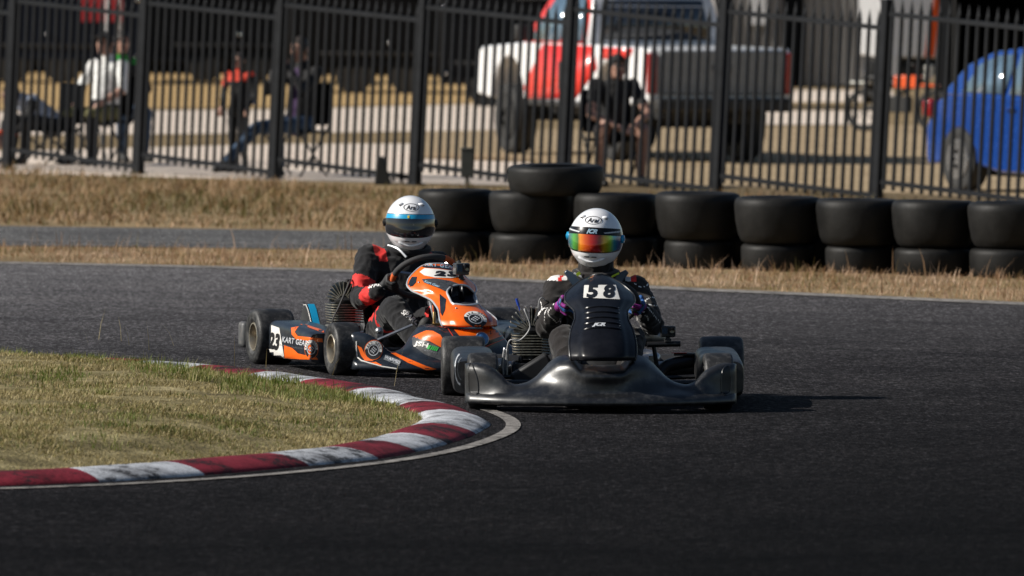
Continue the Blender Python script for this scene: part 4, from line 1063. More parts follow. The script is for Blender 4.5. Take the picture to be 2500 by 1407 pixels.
# cooling louvres across the shield
for k in range(5):
    zc = .372 + k * .022; hw = .085 - .002 * k
    ray_pts = []
    for i in range(13):
        s = -1 + i / 6; h, nn, _, _ = bvB.ray_cast(Vector((.004 + hw * s, -3, zc - .010 * s * s + .010)), Vector((0, 1, 0)))
        if h is not None: ray_pts.append(h + Vector((0, .001, 0)))
    lv = MB(); lv.tube(ray_pts, [.002] + [.0065] * (len(ray_pts) - 2) + [.002], n=8); obj('louvre', lv, 'gloss_black', nb)
    for q in range(2):
        h, nn, _, _ = bvB.ray_cast(Vector((.083, -3, zc - .006 + q * .009)), Vector((0, 1, 0)))
        if h is not None and (k + q) % 3:
            hl = MB(); hl.ico(h, (.0035, .003, .0022), 1); obj('vent_hole', hl, 'steel', nb)
decal('number_plate', polyB([(1424, 702), (1500, 701), (1509, 737), (1421, 733)]), frB, bvB, 'white_vinyl', nb)
ox, oy = pB(1463, 718)
for ch, dx in (('5', -.0385), ('8', .0385)):
    decal('race_number', xf(text_geo(ch, .080, .0040, .12, 1.25), dx=ox + dx, dy=oy + .001), frB, bvB, 'ink', nb, off=.003, cell=.012)
ox, oy = pB(1457, 799)
decal('maker_lettering', xf(text_geo('JCR', .022, .0016, .4, 1.45), dx=ox, dy=oy), frB, bvB, 'pale_ink', nb, off=.002, cell=.012)
# flat black patch at each fairing end, painting in the shade of a recess
bvF = bvh_of(fb)
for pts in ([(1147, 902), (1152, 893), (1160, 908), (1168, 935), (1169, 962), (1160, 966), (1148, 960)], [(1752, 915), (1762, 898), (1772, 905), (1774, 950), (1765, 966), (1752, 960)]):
    q = [pB(*p) for p in pts]; decal('recess_shade', poly_geo(q), frB, bvF, 'ink', fb, off=.002, cell=.012)
    lp = project_line([(p.x, p.y) for p in catmull([Vector((u, v, 0)) for u, v in q], 4, True)], frB, bvF, .001)
    if len(lp) > 8: t = MB(); t.tube(lp, .003, n=6, closed=True); obj('recess_lip', t, 'plastic', fb)
pdl = [o for o in kb.children if o.name.startswith('side_pod')]
bvS_ = bvh_of(*pdl); cx_, cy_ = pB(1126, 905)
decal('pod_sticker', ring_geo(cx_, cy_, 15 / S_B, 40 / S_B, .13, 24, 0, rad(95), rad(265)), frB, bvS_, 'pale_ink', pdl[0], off=.002, cell=.012)
decal('pod_sticker', ring_geo(cx_ + .012, cy_, 15 / S_B, 30 / S_B, .10, 24, 0, rad(110), rad(250)), frB, bvS_, 'grey_ink', pdl[0], off=.002, cell=.012)
enB, ztB = engine(kb, -.292, .33)
e2 = MB(); e2.tube(catmull([(-.315, .26, ztB + .10), (-.325, .23, ztB + .11), (-.30, .22, ztB + .03), (-.345, .22, ztB - .03), (-.395, .23, ztB - .035), (-.41, .25, .18), (-.415, .26, .12)], 6), .0042, n=6); obj('plug_lead', e2, 'cable', enB)
e3 = MB(); e3.tube(catmull([(-.262, .28, ztB + .11), (-.255, .27, ztB + .155), (-.235, .28, ztB + .16), (-.20, .31, ztB + .10), (-.19, .33, ztB + .04)], 6), .003, n=6); obj('breather_hose', e3, 'cable', enB)
e4 = MB(); e4.tube([(-.345, .29, ztB + .105), (-.352, .29, ztB + .13)], .004, n=6); e4.tube([(-.352, .29, ztB + .128), (-.362, .29, ztB + .16)], .0065, n=8); obj('cable_tip', e4, 'blue_tip', enB)
ab = MB(); Rb = Matrix.Rotation(rad(-32), 3, 'Y'); ab.box((-.29, .17, .135), (.20, .11, .085), Rb); obj('air_box', ab, 'dark_plastic', enB, bevel=.014)
cg = MB(); cg.tube(catmull([(-.415, .26, .24), (-.425, .26, .16), (-.415, .26, .06)], 4), .008, n=8); cg.box((-.405, .27, .17), (.012, .06, .13)); obj('carburettor', cg, 'steel', enB, bevel=.004)
hs = MB(); hs.tube(catmull([(-.13, -.02, .24), (-.165, -.03, .21), (-.185, -.04, .15), (-.19, -.04, .10)], 5), .006, n=8); obj('hose', hs, 'cable', kb)
bar = MB(); bar.tube([(.24, .12, .262), (.395, .12, .266)], .0135, n=14); bar.tube([(.27, .12, .262), (.30, .14, .08)], .010, n=8); obj('camera_bar', bar, 'black_metal', kb)
fn_ = MB(); fn_.tube(catmull([(.30, .30, .10), (.34, .33, .15), (.44, .36, .17), (.52, .38, .17)], 4), .03, n=12); fn_.box((.45, .36, .205), (.15, .05, .012)); obj('brake_duct', fn_, 'black_metal', kb, bevel=.003)
sk = MB(); sk.box((.40, .345, .213), (.07, .03, .003)); obj('red_sticker', sk, 'red_vinyl', kb)
# silver blue exhaust can on the driver's other side
cn = MB(); cn.tube(catmull([(.16, .34, .27), (.22, .34, .285), (.30, .35, .285), (.345, .36, .28)], 4), [.03, .035, .04, .044, .045, .045, .046, .046, .046, .046, .044, .042, .03], n=18); obj('silencer', cn, 'alloy', kb)

def cam_unit(name, label, loc, rot, w, h, d, case):
    t = thing(name, label, 'camera', loc, rot)
    b = MB(); b.box((0, 0, 0), (w, d, h)); body = obj('body', b, 'case' if case else 'camera_body', t, bevel=.006)
    l = MB(); l.box((w * .24, -d * .5 - .004, h * .12), (w * .46, .010, h * .70)); obj('lens_housing', l, 'camera_body', t, bevel=.004)
    g = MB(); g.lathe([(-d * .5 - .0098, .001), (-d * .5 - .0105, h * .24), (-d * .5 - .009, h * .26)], (w * .24, 0, h * .12), 'y', 24); obj('lens', g, 'lens', t)
    s = MB(); s.box((-w * .24, -d * .5 - .0008, h * .08), (w * .36, .0016, h * .52)); obj('screen', s, flat('front_screen', (0.02, 0.05, 0.09), .15), t)
    m = MB(); m.box((0, 0, -h * .5 - .008), (.018, .014, .018)); m.tube([(-.016, 0, -h * .5 - .012), (.016, 0, -h * .5 - .012)], .004, n=8); m.box((0, 0, -h * .5 - .020), (.03, .03, .007)); obj('mount', m, 'dark_plastic', t, bevel=.001)
    return t
rmB = Matrix.Translation(locB) @ Matrix.Rotation(TH_B, 4, 'Z')
cam_unit('action_camera', 'black action camera clamped on a short bar beside the black kart', rmB @ Vector((.335, .12, .325)), (0, 0, TH_B + rad(4)), .070, .052, .030, False)

# rider of the black kart
JB = dict(pelvis=(0, .30, .165), belly=(0, .37, .29), chest=(.015, .42, .42), neck=(.012, .43, .555), head=(.012, .42, .738),
          shL=(-.165, .42, .500), shR=(.195, .42, .500), elL=(-.222, .23, .335), elR=(.272, .23, .350), wrL=(-.178, .06, .432), wrR=(.215, .06, .432),
          knL=(-.155, -.14, .30), knR=(.155, -.14, .30), anL=(-.125, -.46, .13), anR=(.125, -.46, .13), toL=(-.13, -.56, .22), toR=(.13, -.56, .22), angL=rad(188), angR=rad(-8))
def suitB(t, u, p):
    if t.startswith('shoulder') or t.startswith('upper'):
        q = p[2] * 18 + p[0] * 30 * (1 if t.endswith('R') else -1)
        if t == 'shoulderL' and p[2] > .548 and p[0] < -.12: return 2 if -.150 < p[0] - (p[1] - .42) * .3 < -.135 else 1
        if t == 'shoulderR' and p[2] > .545 and .15 < p[0] < .20: return 1 if p[0] < .175 else 2
        n1 = noise.noise(Vector((p[0] * 11, p[1] * 5, p[2] * 9)))
        if abs(n1) < .016 and p[1] < .42 and t.startswith('upper'): return 1
    if t.startswith('fore'):
        n1 = noise.noise(Vector((p[0] * 13 + 4, p[1] * 6, p[2] * 11)))
        if abs(n1) < .016 and p[2] > .36: return 1
    return 0
def gloveB(t, u, p):
    if t == 'cuff': return 1 if u < .75 else 2
    n1 = noise.noise(Vector((p[0] * 30, p[1] * 30, p[2] * 30)))
    return 1 if n1 > .12 else (2 if n1 < -.2 else 0)
rB = build_rider('person', 'kart driver with iridescent visor crouched behind the number 58 shield', locB, rotB, JB, ['suit_brown', 'suit_white', 'suit_red'], suitB, ['glove_black', 'glove_purple', 'glove_blue'], gloveB, (rad(-11), rad(3), rad(0), True), 2)
w = MB(); w.tube(catmull([(.012 + .095 * math.cos(a), .40 + .085 * math.sin(a), .578 + .012 * math.sin(a)) for a in [k * 2 * math.pi / 12 for k in range(12)]], 3, True), .022, n=8, closed=True); obj('collar', w, 'suit_brown', rB)
nbk = []
for s in (-1, 1):   # stiff neck brace wings
    w = MB(); pl = [(0, -.01), (.06, .022), (.108, .045), (.122, .030), (.08, -.03), (.02, -.045)]
    w.prism([(p[0], p[1]) for p in pl], (.012 + s * .03, .34 - .02, .555), (s * 1.0, .25, 0), (0, .1, 1), (0, 1, 0), .022); obj('neck_brace', w, 'brace', rB, bevel=.005)
    w = MB(); w.tube([(.012 + s * .045, .312, .555), (.012 + s * .105, .330, .585)], .005, n=6); obj('brace_trim', w, 'silver' if s < 0 else 'lime', rB)
w = MB(); w.box((.012 - .085, .310, .582), (.020, .006, .014), Matrix.Rotation(rad(-35), 3, 'Y')); obj('brace_tab', w, 'lime', rB)
# ================================================================== THE ORANGE KART, following
TH_O = rad(18.5); CX_O, GY_O = 1016.0, 901.6; D_O = 37.8; S_O = 489.0
locO = G(CX_O, GY_O); locO.z = 0.004; rotO = (0, 0, TH_O)
ko = thing('racing_kart', 'orange and charcoal racing kart numbered 23 following on the inside line', 'kart', locO, rotO, 'racing karts on track')
frO, pO = kart_frame(TH_O, CX_O, GY_O, S_O, D_O)
def polyO(pts): return poly_geo([pO(*p) for p in pts])
rig(ko, True); steering(ko, True, rad(18))
kart_wheel(ko, -.600, .525, .140, .200); kart_wheel(ko, .600, .525, .140, .200)
kart_wheel(ko, -.545, -.525, .131, .135, rad(-1)); kart_wheel(ko, .545, -.525, .131, .135, rad(-1))
fo = front_fairing(ko, 'front_fairing', 'navy', 1.0, .885, False)
bvFo = bvh_of(fo)
podL = side_pod(ko, -1, 'navy', x_out=.672, z0=.045, z1=.232, y0=-.37, y1=.335, wid=.20, sq=.30); podR = side_pod(ko, 1, 'navy', x_out=.645, z1=.225, wid=.19)
# --- pod graphics
def onto(name, geo, bv, mat, par, off=.002): return decal(name, geo, frO, bv, mat, par, off=off, cell=.016)
bvP = bvh_of(podL)
onto('number_plate', polyO([(655, 797), (683, 806), (697, 880), (662, 878), (654, 850)]), bvP, 'white_vinyl', podL)
for ch, px, py in (('2', 664, 837), ('3', 678, 840)):
    onto('race_number', xf(text_geo(ch, .105, .0055, 0, .52), rot=rad(-8), dx=pO(px, py)[0], dy=pO(px, py)[1], shx=.0), bvP, 'ink', podL, .0045)
onto('orange_flash', polyO([(714, 806), (733, 803), (724, 816), (732, 826), (793, 832), (794, 841), (728, 834), (716, 822)]), bvP, 'orange', podL)
onto('orange_flash', polyO([(733, 797), (745, 797), (795, 812), (797, 818), (790, 817)]), bvP, 'orange', podL)
onto('orange_flash', polyO([(696, 848), (718, 855), (733, 868), (780, 878), (783, 883), (740, 882), (697, 879)]), bvP, 'orange', podL)
onto('lettering', xf(text_geo('KART GEAR', .029, .0006, 0, .86, 1.08), rot=rad(-9), dx=pO(726, 839)[0], dy=pO(726, 839)[1], sy=1.3), bvP, 'pale_ink', podL, .0035)
onto('lettering', xf(text_geo('KARTING INDUSTRY', .010, 0, 0, 1.0, 1.5), rot=rad(-9), dx=pO(717, 852)[0], dy=pO(717, 852)[1]), bvP, 'grey_ink', podL, .0035)
def roundel(px, py, rx, ry, rot, bv, par, red=True, txt='KART GEAR'):
    cx, cy = pO(px, py); rx /= S_O; ry /= S_O
    if red: onto('roundel_rim', disc_geo(cx, cy, rx, ry, 32, rot), bv, 'orange', par, .003)
    onto('roundel', disc_geo(cx, cy, rx * .93, ry * .93, 32, rot), bv, 'ink', par, .0042)
    onto('roundel_arc', ring_geo(cx, cy, rx * .91, ry * .91, .30, 28, rot, rad(-5), rad(185)), bv, 'white_vinyl', par, .0054)
    onto('roundel_ring', ring_geo(cx, cy, rx * .58, ry * .58, .14, 28, rot), bv, 'pale_ink', par, .0054)
    g = []
    for i in range(-2, 3):
        for j in range(-2, 3):
            if (i + j) % 2 == 0 and i * i + j * j < 7:
                a = (cx + i * rx * .14, cy + j * ry * .14 + i * ry * .03); q = (rx * .065, ry * .065); g.append(poly_geo([(a[0] - q[0], a[1] - q[1]), (a[0] + q[0], a[1] - q[1]), (a[0] + q[0], a[1] + q[1]), (a[0] - q[0], a[1] + q[1])]))
    onto('roundel_chequer', merge_geo(*g), bv, 'pale_ink', par, .0054)
    gl = []
    for i, ch in enumerate(txt):
        if ch == ' ': continue
        a = rad(168 - 156 * i / (len(txt) - 1)); q = text_geo(ch, 1, .03)
        gl.append(xf(xf(q, .26, .26, a - math.pi / 2), rx, ry, 0, cx + rx * .765 * math.cos(a), cy + ry * .765 * math.sin(a)))
    onto('roundel_lettering', merge_geo(*gl), bv, 'ink', par, .0066)
roundel(767, 857, 16.5, 23.5, 0, bvP, podL)
# --- front fairing graphics (kart's right half faces the sun)
onto('orange_panel', polyO([(1088, 797), (1104, 794), (1215, 800), (1240, 800), (1226, 822), (1190, 835), (1150, 827), (1124, 824), (1108, 806)]), bvFo, 'orange', fo)
onto('red_line', polyO([(1068, 801), (1070, 800.5), (1095, 804), (1115, 832), (1113, 832.5), (1094, 805.5)]), bvFo, 'red_vinyl', fo, .0028)
onto('orange_panel', polyO([(1012, 826), (1025, 819), (1044, 811), (1060, 812), (1078, 821), (1093, 842), (1092, 856), (1078, 850), (1052, 836), (1030, 832)]), bvFo, 'orange', fo)
onto('scuffed_panel', polyO([(1010, 830), (1018, 824), (1052, 838), (1080, 853), (1092, 860), (1084, 884), (1040, 868), (1012, 846)]), bvFo, M('scuffed_charcoal_vinyl', (.05, .052, .055), .42, var=.4, scale=18, dirt=.5, dirtcol=(.15, .145, .14)), fo, .0018)
onto('orange_stripe', polyO([(897, 812), (925, 815), (938, 824), (948, 842), (964, 862), (1000, 878), (1045, 896), (1070, 903), (1060, 905), (1045, 905), (1000, 888), (960, 866), (946, 842), (935, 826), (918, 819)]), bvFo, 'orange', fo)
onto('orange_stripe', polyO([(880, 848), (890, 853), (900, 872), (918, 884), (940, 895), (936, 896), (898, 884), (889, 872)]), bvFo, 'orange', fo)
onto('orange_stripe', polyO([(930, 817), (950, 818), (963, 832), (975, 842), (968, 845), (952, 830), (940, 822)]), bvFo, flat('hatched_orange', (.20, .05, .02), .4), fo)
onto('red_line', polyO([(1238, 826), (1239, 827), (1200, 843), (1185, 850), (1185, 848), (1200, 841)]), bvFo, 'red_vinyl', fo)
onto('lettering', xf(text_geo('JSH', .030, .0012, .1, 1.5), rot=rad(-10), dx=pO(1033, 846)[0], dy=pO(1033, 846)[1]), bvFo, 'white_vinyl', fo, .0045)
onto('lettering', xf(text_geo('RACING', .011, .0003, .1, 1.5), rot=rad(-12), dx=pO(1055, 862)[0], dy=pO(1055, 862)[1]), bvFo, 'grey_ink', fo, .0045)
g = [poly_geo([(a + .004 * (i > 0), 0), (a + w_, 0), (a + w_ + .006, .022), (a + .006 + .004 * (i > 0), .022)]) for i, (a, w_) in enumerate([(0, .012), (.013, .010), (.022, .010), (.031, .010), (.040, .010)])]
onto('green_bars', xf(merge_geo(*g), 1, 1, rad(-14), *pO(1046, 855)), bvFo, 'green_ink', fo, .0045)
onto('badge', xf(poly_geo([(-.042, -.011), (.042, -.011), (.042, .014), (-.042, .014)]), rot=rad(-22), dx=pO(964, 884)[0], dy=pO(964, 884)[1]), bvFo, 'grey_ink', fo, .003)
onto('lettering', xf(text_geo('WARPED', .018, .0006, 0, 1.1), rot=rad(-22), dx=pO(965, 882.5)[0], dy=pO(965, 882.5)[1]), bvFo, 'pale_ink', fo, .0045)
roundel(919, 859, 22, 24, rad(-10), bvFo, fo)
onto('lettering', xf(text_geo('KART GEAR', .05, .0005, 0, 1.0, 1.25), dx=pO(1170, 876)[0], dy=pO(1170, 876)[1]), bvFo, 'grey_ink', fo, .0035)
cx, cy = pO(1177, 830); onto('round_sticker', disc_geo(cx, cy, 16.5 / S_O, 15 / S_O, 28, rad(-30)), bvFo, 'sticker_blue', fo, .0035)
onto('sticker_rim', ring_geo(cx, cy, 16.5 / S_O, 15 / S_O, .10, 28, rad(-30)), bvFo, 'silver', fo, .0048); onto('sticker_figure', disc_geo(cx, cy - .001, .009, .009), bvFo, 'ink', fo, .0048)
# pale scraped edge along the lower lip
lp = project_line([pO(x, y) for x, y in [(878, 838), (878, 860), (880, 876), (890, 884), (910, 890), (940, 898), (975, 903)]], frO, bvFo, .0005)
if len(lp) > 3: t = MB(); t.tube(lp, .0035, n=6); obj('scraped_edge', t, 'white_vinyl', fo)
# --- front shield with air scoop
NO = [(.270, -.66, .09, .03), (.252, -.75, .110, .05), (.245, -.80, .130, .065), (.252, -.825, .142, .08), (.276, -.81, .146, .09), (.305, -.755, .132, .095), (.335, -.67, .114, .095), (.365, -.59, .112, .095), (.395, -.495, .136, .105), (.42, -.445, .168, .115), (.445, -.40, .176, .115), (.475, -.345, .158, .105), (.505, -.285, .118, .075), (.525, -.24, .080, .04), (.532, -.225, .055, .02)]
hole_px = [(1092, 719), (1096, 710), (1108, 702), (1122, 700), (1138, 702), (1150, 712), (1160, 724), (1167, 738), (1163, 746), (1140, 750), (1118, 748), (1106, 746), (1098, 733)]
hole = [pO(*p) for p in hole_px]
no, borderO, PO = shield(ko, 'front_shield', NO, 'orange', x0=.035, plateau=.010, hole=hole, frame=frO, ns=61, nv=110)
tr = MB(); tr.tube(borderO[::2], .0045, n=6, closed=True); obj('shield_edge', tr, 'silver', no)
bvN = bvh_of(no)
# scoop: dark duct behind the opening with two vanes
full = MB(); full.grid(PO); fm = full.mesh('t'); fo_bv = BVHTree.FromPolygons([v.co.copy() for v in fm.vertices], [tuple(p.vertices) for p in fm.polygons])
rim_line = project_line([(p.x, p.y) for p in catmull([Vector((u, v, 0)) for u, v in hole], 5, True)], frO, fo_bv, .002)
W_O = frO[3]
t = MB(); t.tube(rim_line, .0055, n=8, closed=True); obj('scoop_rim', t, 'silver', no)
cen = sum(rim_line, Vector()) / len(rim_line)
duct = MB(); duct.grid([rim_line, [p + (cen - p) * .12 + Vector((0, .035, -.004)) for p in rim_line], [p + (cen - p) * .45 + Vector((0, .09, -.012)) for p in rim_line], [p + (cen - p) * .97 + Vector((0, .115, -.016)) for p in rim_line]], closev=True); obj('air_scoop', duct, M('dark_scoop_plastic', (.035, .04, .052), .35, var=.3, coat=.3), no)
for q in (-.028, .026):
    v = MB(); a = cen + Vector((q, .02, 0)); v.add([a + Vector((0, 0, .045)), a + Vector((.004, .075, .045)), a + Vector((.006, .075, -.04)), a + Vector((.012 * (1 if q > 0 else -1), .006, -.042))], [(0, 1, 2, 3)]); obj('scoop_vane', v, MT['dark_scoop_plastic'] if 'dark_scoop_plastic' in MT else 'gloss_black', no, solid=.004)
def ono(name, geo, mat, off=.002): return decal(name, geo, frO, fo_bv, mat, no, off=off, cell=.013)
ono('dark_band', polyO([(1012, 661), (1020, 650), (1040, 641), (1075, 641), (1104, 648), (1106, 664), (1070, 659), (1040, 658), (1030, 656)]), 'navy')
ono('lettering', xf(text_geo('KART GEAR', .026, .0006, 0, 1.1, 1.2), rot=rad(-5), dx=pO(1070, 652)[0], dy=pO(1070, 652)[1]), 'blue_ink', .0036)
ono('number_plate', polyO([(1024, 668), (1036, 659), (1070, 661), (1112, 666), (1124, 678), (1100, 683), (1062, 682), (1036, 677)]), 'white_vinyl')
for ch, px, py in (('2', 1074, 672.5), ('3', 1103, 673)): ono('race_number', xf(text_geo(ch, .052, .0042, .1, 1.75), rot=rad(-3), dx=pO(px, py)[0], dy=pO(px, py)[1], sy=.62), 'ink', .0036)
ono('charcoal_panel', polyO([(1030, 686), (1062, 684), (1100, 690), (1122, 698), (1108, 701), (1094, 709), (1088, 716), (1072, 708), (1050, 700), (1036, 695)]), M('carbon_grey_vinyl', (.055, .058, .062), .3, var=.4, scale=90, coat=.4))
ono('lettering', xf(text_geo('Kart Gear', .016, .0004, .2, 1.2), rot=rad(-20), dx=pO(1056, 698)[0], dy=pO(1056, 698)[1]), 'blue_ink', .0036)
ono('charcoal_panel', polyO([(995, 706), (1000, 690), (1006, 680), (1018, 680), (1016, 694), (1008, 703)]), 'navy')
ono('charcoal_panel', polyO([(1074, 722), (1090, 735), (1088, 760), (1082, 776), (1077, 768), (1075, 742)]), 'navy')
ono('red_panel', polyO([(1166, 735), (1176, 742), (1196, 770), (1202, 788), (1194, 790), (1188, 774), (1172, 752)]), M('dark_red_vinyl', (.30, .03, .035), .3, coat=.3))
ono('navy_panel', polyO([(1164, 722), (1172, 728), (1200, 758), (1208, 774), (1203, 778), (1190, 762), (1170, 738)]), 'navy')
def rnd(px, py, rx, ry): 
    global bvN
    roundel(px, py, rx, ry, rad(-14), fo_bv, no, red=False)
rnd(1161, 783, 30, 19)
for px, py in ((1115, 757), (1023, 694)):
    u, v = pO(px, py); h, nn, _, _ = fo_bv.ray_cast(frO[0] + frO[1] * u + frO[2] * v - W_O * 3, W_O)
    if h is not None: s = MB(); s.ico(h, .006, 2); obj('bolt', s, 'steel', no)
# engine, chain guard, bits between seat and pod
enO, ztO = engine(ko, -.262, .36, rad(-25), .215, .88)
e = MB(); e.tube(catmull([(-.25, .31, ztO + .115), (-.27, .27, ztO + .10), (-.33, .25, ztO - .02), (-.365, .24, ztO - .09), (-.36, .24, .15)], 6), .005, n=6); obj('plug_lead', e, 'dark_plastic', enO)
guard = MB()
pts = [(-.10, 0), (-.11, .05), (-.085, .10), (-.05, .125), (-.01, .125), (.03, .10), (.115, .005), (.115, -.02), (-.10, -.02)]
guard.prism([(p[0], p[1]) for p in pts], (-.430, .47, .172), (0, -1, 0), (0, 0, 1), (1, 0, 0), .05); gd = obj('chain_guard', guard, M('chain_guard_plastic', (.035, .036, .038), .4, var=.3), ko, bevel=.006)
bvG = bvh_of(gd)
g1 = MB(); g1.prism([(-.005, .127), (.03, .1035), (.112, .012), (.1135, .0135), (.032, .106), (-.003, .1285)], (-.424, .47, .1745), (0, -1, 0), (0, 0, 1), (1, 0, 0), .034); obj('guard_stripe', g1, 'cyan', gd)
g2 = MB(); g2.tube([(-.432, .52, .296), (-.432, .48, .299), (-.432, .44, .274), (-.432, .355, .179)], .0022, n=6); g2.tube([(-.390, .48, .301), (-.390, .44, .276), (-.390, .355, .181)], .0018, n=6); obj('guard_trim', g2, 'white_vinyl', gd)
hp = MB(); hp.box((-.37, .12, .165), (.10, .16, .10)); obj('battery_box', hp, M('grey_brown_box', (.10, .095, .08), .5), ko, bevel=.01)
tb = MB(); tb.tube([(-.37, -.50, .165), (-.20, -.56, .245)], .0075, n=8); obj('fairing_stay', tb, 'steel', ko)
bt = MB(); bt.ico((-.305, -.35, .205), .022, 2); bt.box((-.305, -.35, .185), (.03, .03, .03)); obj('clamp', bt, 'steel', ko)
tk = MB(); tk.box((-.005, -.33, .375), (.085, .06, .06), Matrix.Rotation(rad(12), 3, 'Y')); obj('brake_reservoir', tk, 'tank', ko, bevel=.014)
pt = MB()
for q in (-.02, .02): pt.tube([(-.01 + q, -.38, .22), (-.01 + q, -.38, .30)], .008, n=8)
pt.box((-.01, -.38, .235), (.10, .03, .02)); pt.tube([(-.03, -.37, .29), (-.028, -.35, .34)], .005, n=6, mi=1); obj('brake_cylinder', pt, ['gold_anod', 'grip_orange'], ko, bevel=.002)
pd = MB(); pd.tube(catmull([(-.03, -.45, .23), (-.02, -.47, .14), (-.02, -.44, .07)], 4), .009, n=8); pd.box((-.03, -.46, .215), (.11, .02, .012)); obj('pedal', pd, 'alloy', ko, bevel=.002)
# far exhaust end, silver
se = MB(); se.tube(catmull([(.50, -.18, .185), (.53, -.32, .20), (.545, -.40, .205)], 5), [.045] * 6 + [.035] * 4 + [.028], n=14); obj('pod_nose', se, 'silver', ko)
rb = MB(); rb.box((-.685, .715, .14), (.045, .09, .13)); obj('bumper_end', rb, M('worn_grey_plastic', (.07, .072, .075), .5, dirt=.5), ko, bevel=.018)

rmO = Matrix.Translation(locO) @ Matrix.Rotation(TH_O, 4, 'Z')
u, v = pO(1126, 686); hh_, _, _, _ = fo_bv.ray_cast(frO[0] + frO[1] * u + frO[2] * v - W_O * 3, W_O)
cp = (hh_ if hh_ is not None else Vector((.10, -.42, .44)))
cam_unit('action_camera', 'boxed action camera standing on the orange front shield', rmO @ (cp + Vector((.0, .01, .052))), (0, 0, TH_O + rad(14)), .078, .060, .036, True)

JO = dict(pelvis=(.0, .28, .165), belly=(.02, .35, .30), chest=(.05, .41, .44), neck=(.075, .41, .555), head=(.080, .37, .705),
          shL=(-.125, .40, .535), shR=(.235, .40, .50), elL=(-.225, .24, .335), elR=(.29, .22, .36), wrL=(-.190, .03, .385), wrR=(.245, .05, .44),
          knL=(-.155, -.13, .305), knR=(.165, -.13, .31), anL=(-.115, -.42, .13), anR=(.12, -.46, .13), toL=(-.105, -.48, .25), toR=(.13, -.56, .22), angL=rad(200), angR=rad(14))
def suitO(t, u, p):
    if t == 'upperL': return 1 if (.52 < u + (p[1] - .32) * 1.2 < .74) else 0
    if t == 'foreL': return 1 if .42 < u < .80 and p[1] < .18 + .2 * (p[2] - .3) else 0
    if t == 'shoulderL': return 1 if (p[2] > .55 and -.07 > p[0] > -.115) or (p[2] > .52 and p[1] < .37 and -.055 > p[0] > -.10) else 0
    if t == 'shoulderR': return 1 if p[2] > .545 and .16 < p[0] < .20 else 0
    if t == 'upperR': return 1 if .52 < u < .74 else 0
    if t == 'torso': return 1 if p[0] < -.075 and p[2] < .30 else 0
    if t == 'thighL': return 1 if (.60 < u < .68 or (u < .45 and p[2] > .23)) else 0
    if t == 'thighR': return 1 if .60 < u < .68 else 0
    if t == 'shinL': return 0
    return 0
def gloveO(t, u, p):
    if t == 'cuff': return 1 if .35 < u < .55 else 0
    return 2 if (t == 'palm' and noise.noise(Vector(p) * 40) > .25) else 0
rO = build_rider('person', 'kart driver in white helmet with cyan visor strip and black red suit', locO, rotO, JO, ['suit_black', 'suit_red'], suitO, ['glove_black', 'suit_white', 'glove_black'], gloveO, (rad(3) - TH_O, rad(1), rad(2), False), 5)
su = [o for o in rO.children if o.name.startswith('suit')][0]; bvS = bvh_of(su)
decal('lettering', xf(text_geo('SPARCO', .030, .0012, .1, 1.0), rot=rad(12), dx=pO(924, 697)[0], dy=pO(924, 697)[1]), frO, bvS, 'suit_white', su, off=.003, cell=.012)
decal('lettering', xf(text_geo('SPARCO', .034, .0012, .1, 1.0), rot=rad(-38), dx=pO(1008, 783)[0], dy=pO(1008, 783)[1]), frO, bvS, 'suit_white', su, off=.003, cell=.012)
cl = MB(); cl.tube(catmull([(.075 + .105 * math.cos(a), .385 + .085 * math.sin(a), .585 + .02 * math.sin(a)) for a in [k * 2 * math.pi / 12 for k in range(12)]], 3, True), .016, n=8, closed=True); obj('collar', cl, 'suit_black', rO)
cl = MB(); cl.tube(catmull([(-.03, .385, .60), (.0, .315, .585), (.03, .27, .545)], 5), .006, n=6); obj('collar_trim', cl, 'silver', rO)
# ================================================================== BEHIND THE FENCE: vehicles, shed, people
flat('white_paint', (.72, .72, .73), .3, coat=.6, var=.03); flat('red_wrap', (.78, .03, .02), .35, coat=.5, var=.06); flat('glass_dark', (.012, .014, .018), .08, coat=1.0)
flat('glass_sky', (.10, .16, .22), .1, coat=1.0); flat('tail_red', (.30, .008, .012), .2, coat=1.0); flat('blue_paint', (.004, .050, .27), .25, coat=1.0, var=.05, metal=.3)  # glass_sky: the sky's reflection is painted into its blue
flat('black_trim', (.012, .012, .012), .6); flat('road_tyre', (.018, .018, .018), .75); flat('road_rim', (.45, .46, .48), .25, metal=.9); flat('chrome', (.8, .8, .8), .1, metal=1.0); flat('tailgate_shade_grey', (.20, .21, .22), .4, coat=.3)
flat('plate_white', (.6, .6, .55), .5); flat('shade_cloth', (.0025, .003, .0038), .95, spec=.05); flat('canvas_red', (.35, .02, .03), .8); flat('post_grey', (.45, .45, .46), .5)

def road_wheel(par, x, y, R, w, rim='road_rim'):
    s = 1 if x > 0 else -1
    mb = MB(); mb.lathe([(s * w * .5, .30 * R), (s * w * .5, .62 * R), (s * w * .3, .66 * R), (-s * w * .4, .66 * R)], (0, 0, 0), 'x', 24)
    for k in range(5):
        a = k * 1.2566; mb.box((s * w * .40, .36 * R * math.cos(a), .36 * R * math.sin(a)), (w * .10, R * .14, R * .62), Matrix.Rotation(a - math.pi / 2, 3, 'X'))
    mb.lathe([(s * w * .44, .001), (s * w * .44, .16 * R)], (0, 0, 0), 'x', 16)
    wh = obj('wheel', mb, rim, par, loc=(x, y, R))
    t = MB(); t.lathe([(-w * .42, .64 * R), (-w * .5, .80 * R), (-w * .44, .96 * R), (-w * .3, R), (w * .3, R), (w * .44, .96 * R), (w * .5, .80 * R), (w * .42, .64 * R)], (0, 0, 0), 'x', 36); obj('tyre', t, 'road_tyre', wh)
    return wh

